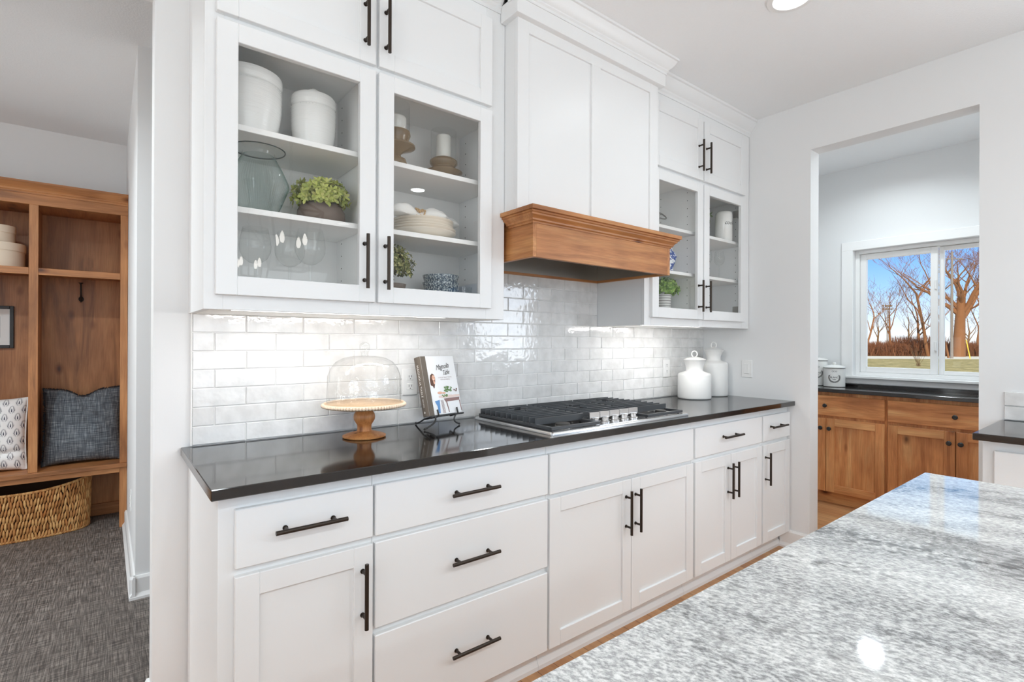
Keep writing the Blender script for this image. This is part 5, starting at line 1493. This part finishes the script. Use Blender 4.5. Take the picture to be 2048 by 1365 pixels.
# hurricane candle holders
def candle_glass(t, c, z0, r, h):
    mb = MB(); mb.lathe([(r * 0.92, z0), (r, z0 + 0.01), (r, z0 + h)], c, 40, cap=False); mb.build('chimney', M['clear'], t)
    mb = MB(); mb.lathe([(0.031, z0 + 0.001), (0.031, z0 + 0.082), (0.028, z0 + 0.086), (0, z0 + 0.084)], c, 32); mb.build('candle', M['candle'], t)
c = (0.894, 1.875, 1.9335)
t = thing('candle_holder', 'taller smoky brown glass candle holder with a white candle, left on the shelf', 'candle holder', c, 'brown glass candle holders')
mb = MB(); mb.lathe([(0.036, 0), (0.042, 0.004), (0.043, 0.040), (0.038, 0.056), (0.020, 0.066), (0.018, 0.076), (0.030, 0.086), (0.074, 0.104), (0.074, 0.110), (0.045, 0.124), (0.048, 0.132), (0.056, 0.150), (0.054, 0.164), (0.042, 0.166)], c, 40); mb.build('base', M['amber_glass'], t, sharp=60)
mb = MB(); mb.lathe([(0.049, 0.1665), (0.052, 0.172), (0.052, 0.272)], c, 40, cap=False); mb.build('chimney', M['clear'], t)
mb = MB(); mb.lathe([(0.039, 0.1668), (0.039, 0.218), (0.036, 0.222), (0, 0.220)], c, 32); mb.build('candle', M['candle'], t)
c = (1.112, 1.88, 1.9335)
t = thing('candle_holder', 'lower smoky brown glass candle holder with a white candle, right on the shelf', 'candle holder', c, 'brown glass candle holders')
mb = MB(); mb.lathe([(0.028, 0), (0.030, 0.012), (0.040, 0.028), (0.078, 0.046), (0.079, 0.050), (0.050, 0.064), (0.046, 0.072), (0.058, 0.086), (0.058, 0.096), (0.046, 0.106), (0.038, 0.107)], c, 40); mb.build('base', M['amber_glass'], t, sharp=60)
mb = MB(); mb.lathe([(0.048, 0.1075), (0.053, 0.113), (0.053, 0.222)], c, 40, cap=False); mb.build('chimney', M['clear'], t)
mb = MB(); mb.lathe([(0.030, 0.1078), (0.030, 0.200), (0.027, 0.204), (0, 0.202)], c, 32); mb.build('candle', M['candle'], t)

# plates, napkins with rings
for k in range(5):
    z = 1.6835 + k * 0.0115; r_ = 0.134 if k < 2 else 0.124
    mb = MB(); mb.lathe([(0.070, 0.0), (0.078, 0.002), (0.100, 0.014), (r_, 0.030), (r_ + 0.001, 0.033), (r_ - 0.003, 0.0335), (0.098, 0.019), (0.076, 0.0085), (0, 0.0080)], (1.018, 1.885, z), 64)
    o = mb.build('dinner_plate', M['plate'], sharp=60)
    tag(o, ['cream stoneware plate, lowest of the stack of five on the shelf', 'cream stoneware plate, second from the bottom of the stack', 'cream stoneware plate in the middle of the stack of five', 'cream stoneware plate, second from the top of the stack', 'cream stoneware plate on top of the stack, under the napkins'][k], 'plate', 'stack of cream plates on the shelf')
def napkin(c, d, label):
    t = thing('rolled_napkin', label, 'napkin', c, 'white napkins in straw rings on the plates')
    c = Vector(c); d = Vector(d).normalized(); s = d.cross(Vector((0, 0, 1))).normalized()
    vs = []; fs = []; n1, n2 = 26, 22
    for i in range(n1 + 1):
        q = -1 + 2 * i / n1
        f = min(1.0, max(0.0, (abs(q) - 0.12) / 0.6)); wd = 0.016 + 0.026 * math.sin(f * math.pi / 2) ** 1.2; ht = 0.014 + 0.020 * math.sin(min(1, f * 1.05) * math.pi * 0.8)
        if abs(q) > 0.8: wd *= 1 - (abs(q) - 0.8) * 2.2; ht *= 1 - (abs(q) - 0.8) * 3.0
        ctr = c + d * q * 0.125 + Vector((0, 0, 0.014 + 0.004 * f))
        for j in range(n2):
            a = 2 * math.pi * j / n2
            fold = 1 + 0.09 * math.sin(4 * a + 2.5 * q) * f
            vs.append(ctr + s * math.cos(a) * wd * fold + Vector((0, 0, 1)) * max(-0.014, math.sin(a) * ht * fold))
    for i in range(n1):
        for j in range(n2): fs.append([i * n2 + j, i * n2 + (j + 1) % n2, (i + 1) * n2 + (j + 1) % n2, (i + 1) * n2 + j])
    fs.append(list(range(n2))); fs.append([n1 * n2 + j for j in range(n2)])
    MB().add(vs, fs).build('cloth', M['linen'], t, sharp=70)
    mb = MB(); rnd = random.Random(int(c.x * 1000))
    for k in range(90):
        a = rnd.uniform(0, 6.283); q = rnd.uniform(-0.02, 0.02); rr_ = rnd.uniform(0.019, 0.025)
        p = c + d * q + s * math.cos(a) * rr_ + Vector((0, 0, max(-0.012, math.sin(a) * rr_ * 0.9) + 0.0155)); mb.ball(p, rnd.uniform(0.003, 0.0045), 6, 4)
    mb.build('napkin_ring', M['straw'], t, sharp=60)
napkin((0.975, 1.838, 1.7625), (1, 0.05, 0), 'white napkin in a straw bead ring on the plates, left of the two')
napkin((1.075, 1.925, 1.7625), (1, -0.05, 0), 'white napkin in a straw bead ring on the plates, right of the two')

# speckled bowls
for k in range(4):
    z = 1.4115 + k * 0.0295
    mb = MB(); mb.lathe([(0.052, 0.0), (0.056, 0.002), (0.070, 0.026), (0.0755, 0.046), (0.0755, 0.049), (0.0725, 0.049), (0.066, 0.028), (0.052, 0.0305), (0, 0.0300)], (1.101, 1.88, z), 56)
    o = mb.build('bowl', M['speckle'], sharp=60)
    tag(o, ['blue speckled bowl at the bottom of the stack of four', 'blue speckled bowl, second from the bottom of the stack', 'blue speckled bowl, second from the top of the stack', 'blue speckled bowl on top of the stack of four'][k], 'bowl', 'blue speckled bowls on the cabinet floor')
def tumbler(x, y, z, r, h, label, group):
    mb = MB(); mb.lathe([(r * 0.8, 0.0), (r * 0.82, 0.004), (r, h), (r - 0.002, h), (r * 0.78, 0.008), (0, 0.0075)], (x, y, z), 32)
    return tag(mb.build('glass_tumbler', M['clear'], sharp=60), label, 'glass', group)
tumbler(1.222, 1.89, 1.4115, 0.036, 0.098, 'small clear glass tumbler right of the speckled bowls', 'glasses on the cabinet floor')
# small bush
c = (0.858, 1.862, 1.4115)
t = thing('potted_plant', 'bushy olive green plant in a small dark pot left of the speckled bowls', 'plant', c)
mb = MB(); mb.lathe([(0.048, 0), (0.066, 0.078), (0.068, 0.084), (0.060, 0.083), (0, 0.078)], c, 32); mb.build('pot', M['stone_pot'], t, sharp=50)
foliage((c[0], c[1], c[2] + 0.150), 0.098, 0.095, 0.092, 520, 0.015, 0.0065, 33, (0.765, 0.99, 1.748, 2.03, 1.45, 1.66)).build('foliage', M['leaf_dark'], t, flat=True, recalc=False)

# ------------------------------------------------------------------ things inside the right wall cabinet
mb = MB(); Rr = 0.093; c = (2.555, 1.88)
mb.tube([(c[0] + Rr * math.cos(a), c[1] + 0.9 * Rr * math.sin(a) * 0.55, 2.040 + Rr * math.sin(a) * 0.42) for a in [2 * math.pi * k / 48 for k in range(48)]], 0.0042, 8, closed=True)
t = thing('metal_ring_stand', 'grey metal ring on a slim stand, top shelf of the right cabinet', 'decor', (2.555, 1.88, 1.9335))
mb.build('ring', M['grey_metal'], t)
mb = MB(); mb.lathe([(0.05, 0), (0.05, 0.006), (0.006, 0.009), (0.004, 0.02), (0.004, 0.064)], (2.555, 1.858, 1.9335), 24); mb.build('foot', M['grey_metal'], t)
c = (2.655, 1.86, 1.6835)
t = thing('ginger_jar', 'blue and white patterned porcelain jar behind the hood edge', 'jar', c)
mb = MB(); mb.lathe([(0.036, 0), (0.038, 0.01), (0.033, 0.03), (0.036, 0.05), (0.050, 0.085), (0.054, 0.105), (0.046, 0.128), (0.030, 0.140), (0.027, 0.158), (0.031, 0.166), (0.028, 0.168), (0, 0.150)], c, 36); mb.build('body', M['bluewhite'], t, sharp=60)
c = (2.605, 1.855, 1.4115)
t = thing('potted_plant', 'fresh green plant in a grey striped pot, bottom of the right cabinet', 'plant', c)
mb = MB(); mb.lathe([(0.040, 0), (0.042, 0.004), (0.046, 0.140), (0.047, 0.146), (0.041, 0.145), (0, 0.138)], c, 36); mb.build('pot', M['stripe_pot'], t, sharp=50)
foliage((c[0] + 0.008, c[1], c[2] + 0.178), 0.100, 0.085, 0.066, 230, 0.020, 0.011, 44, (2.46, 2.755, 1.748, 2.03, 1.50, 1.662)).build('foliage', M['leaf_fresh'], t, flat=True, recalc=False)
c = (3.185, 1.80, 1.9335)
t = thing('cookie_jar', 'white ceramic jar lettered in black script on the top right shelf', 'jar', c)
mb = MB(); rj = 0.0535; mb.lathe([(rj - 0.004, 0), (rj, 0.004), (rj, 0.170), (rj - 0.003, 0.190), (rj - 0.012, 0.197), (rj - 0.016, 0.197), (rj - 0.016, 0.19), (0, 0.02)], c, 44); mb.build('body', M['ceramic'], t, sharp=50)
mb = MB()
def CJ(p):
    a = R(-90) + p.x / rj; return Vector((c[0] + (rj + 0.0005) * math.cos(a), c[1] + (rj + 0.0005) * math.sin(a), c[2] + 0.118 + p.y))
add_text(mb, 'cookies', 0.036, CJ, shear=0.3, space=0.95); mb.build('lettering', M['stamp'], t, flat=True, recalc=False)
c = (3.05, 1.93, 1.9335)
t = thing('potted_plant', 'trailing pale green plant in a white pot beside the lettered jar', 'plant', c)
mb = MB(); mb.lathe([(0.045, 0), (0.058, 0.10), (0.052, 0.10), (0, 0.092)], c, 32); mb.build('pot', M['ceramic'], t, sharp=50)
foliage((c[0], c[1] - 0.012, c[2] + 0.165), 0.105, 0.080, 0.105, 170, 0.026, 0.011, 55, (2.92, 3.19, 1.75, 2.03, 1.99, 2.21)).build('foliage', M['leaf_pale'], t, flat=True, recalc=False)
def goblet(x, y, label):
    t = thing('stemmed_glass', label, 'glass', (x, y, 1.6835), 'clear stemmed glasses on the right middle shelf')
    c = (x, y, 1.6835)
    mb = MB(); mb.lathe([(0.004, 0.104), (0.020, 0.110), (0.031, 0.128), (0.033, 0.150), (0.026, 0.196)], c, 32, cap=False); mb.build('bowl', M['clear'], t)
    mb = MB(); mb.lathe([(0.030, 0.0005), (0.029, 0.002), (0.008, 0.005), (0.004, 0.02), (0.004, 0.1035)], c, 24, cap=False); mb.build('stem', M['clear'], t)
goblet(3.085, 1.86, 'clear stemmed glass on the right middle shelf, left of the two')
goblet(3.200, 1.84, 'clear stemmed glass on the right middle shelf, right of the two')
mb = MB(); mb.lathe([(0.05, 0), (0.052, 0.003), (0.085, 0.012), (0.086, 0.014), (0.05, 0.007), (0, 0.006)], (3.06, 1.88, 1.4115), 40)
tag(mb.build('small_plate', M['plate'], sharp=60), 'small pale plate lying on the floor of the right cabinet', 'plate')

# ------------------------------------------------------------------ ceiling lights
def can(x, y, label, power, spread=150):
    t = thing('recessed_light', label, 'light', (x, y, CEIL), 'round recessed ceiling lights')
    mb = MB(); n = 40
    mb.lathe([(0.070, -0.001), (0.072, -0.006), (0.094, -0.004), (0.095, -0.0005)], (x, y, CEIL), n, cap=False); mb.build('trim_ring', M['trim'], t)
    mb = MB(); mb.lathe([(0.0695, -0.003), (0.069, -0.004), (0, -0.0042)], (x, y, CEIL), n, cap=False); mb.build('lens', M['can_lens'], t)
    area('downlight', (x, y, CEIL - 0.008), (0, 0, -1), 0.13, 0.13, power, (0.86, 0.955, 1.0), 'DISK', spread)
can(2.275, 0.985, 'lit recessed ceiling light at the top edge of the photo', PW['aisle'])
can(0.45, 0.985, 'recessed ceiling light above the left end of the kitchen aisle', PW['front'])
can(-1.3, 0.985, 'recessed ceiling light left of the kitchen aisle', PW['front'])
can(2.351, -1.04, 'recessed ceiling light right of the island', PW['room'])
can(0.45, -1.04, 'recessed ceiling light behind the island', PW['room'])
can(-1.3, -1.04, 'recessed ceiling light left of the island', PW['room'])
can(2.322, -2.92, 'recessed ceiling light at the right of the living area', PW['room'])
can(0.45, -2.92, 'recessed ceiling light in the middle of the living area', PW['room'])
can(-1.3, -2.92, 'recessed ceiling light at the left of the living area', PW['room'])
can(4.232, 1.281, 'recessed ceiling light in the pantry above the wood cabinets', PW['pantry'])
can(3.90, 0.62, 'added ceiling fill light in the pantry near its right wall, out of view', PW['pantry'])  # extra downlight added to brighten the pantry window frames
can(-0.90, 2.72, 'recessed ceiling light in the hall before the locker', PW['hall'])

# lantern pendants over the island, seen mirrored in the cabinet glass
def lantern(x, y, label):
    t = thing('lantern_pendant', label, 'pendant light', (x, y, CEIL), 'black lantern pendants mirrored in the cabinet glass')
    mb = MB(); mb.lathe([(0.0, -0.028), (0.052, -0.026), (0.062, -0.012), (0.062, -0.0005)], (x, y, CEIL), 28, cap=False); mb.build('canopy', M['black'], t)
    mb = MB(); z = CEIL - 0.028; k = 0
    while z > 2.32:
        pts = []
        for j in range(12):
            a = 2 * math.pi * j / 12; h = 0.011 * math.cos(a); v = 0.020 * math.sin(a)
            pts.append((x + (h if k % 2 else 0), y + (0 if k % 2 else h), z - 0.018 + v))
        mb.tube(pts, 0.0028, 5, closed=True); z -= 0.030; k += 1
    mb.build('chain', M['black'], t)
    mb = MB(); zt, zm, zb = 2.315, 2.17, 1.78; w0, w1 = 0.17, 0.115
    q = [(1, 1), (-1, 1), (-1, -1), (1, -1)]
    for k in range(4):
        a, b2 = q[k], q[(k + 1) % 4]
        mb.tube([(x, y, zt), (x + a[0] * w0, y + a[1] * w0, zm)], 0.008, 6); mb.tube([(x + a[0] * w0, y + a[1] * w0, zm), (x + b2[0] * w0, y + b2[1] * w0, zm)], 0.008, 6)
        mb.tube([(x + a[0] * w0, y + a[1] * w0, zm), (x + a[0] * w1, y + a[1] * w1, zb)], 0.008, 6); mb.tube([(x + a[0] * w1, y + a[1] * w1, zb), (x + b2[0] * w1, y + b2[1] * w1, zb)], 0.008, 6)
    mb.cyl((x, y, zt), (x, y, 1.86), 0.007, 8)
    for a in q: mb.tube([(x, y, 1.865), (x + a[0] * 0.075, y + a[1] * 0.075, 1.865)], 0.006, 6)
    mb.build('cage', M['black'], t)
    for a in q:
        b = MB(); cx, cy = x + a[0] * 0.075, y + a[1] * 0.075
        b.lathe([(0.011, 1.865), (0.011, 1.945)], (cx, cy, 0), 14); b.build('candle_sleeve', M['trim'], t)
        b = MB(); b.lathe([(0.007, 1.9455), (0.016, 1.968), (0.017, 1.985), (0.009, 2.015), (0, 2.030)], (cx, cy, 0), 16, cap=False); b.build('bulb', M['bulb'], t)
lantern(1.02, -0.40, 'black candle lantern pendant nearer to the cabinets, mirrored in the pane')
lantern(1.02, -1.76, 'black candle lantern pendant farther from the cabinets, mirrored in the pane')
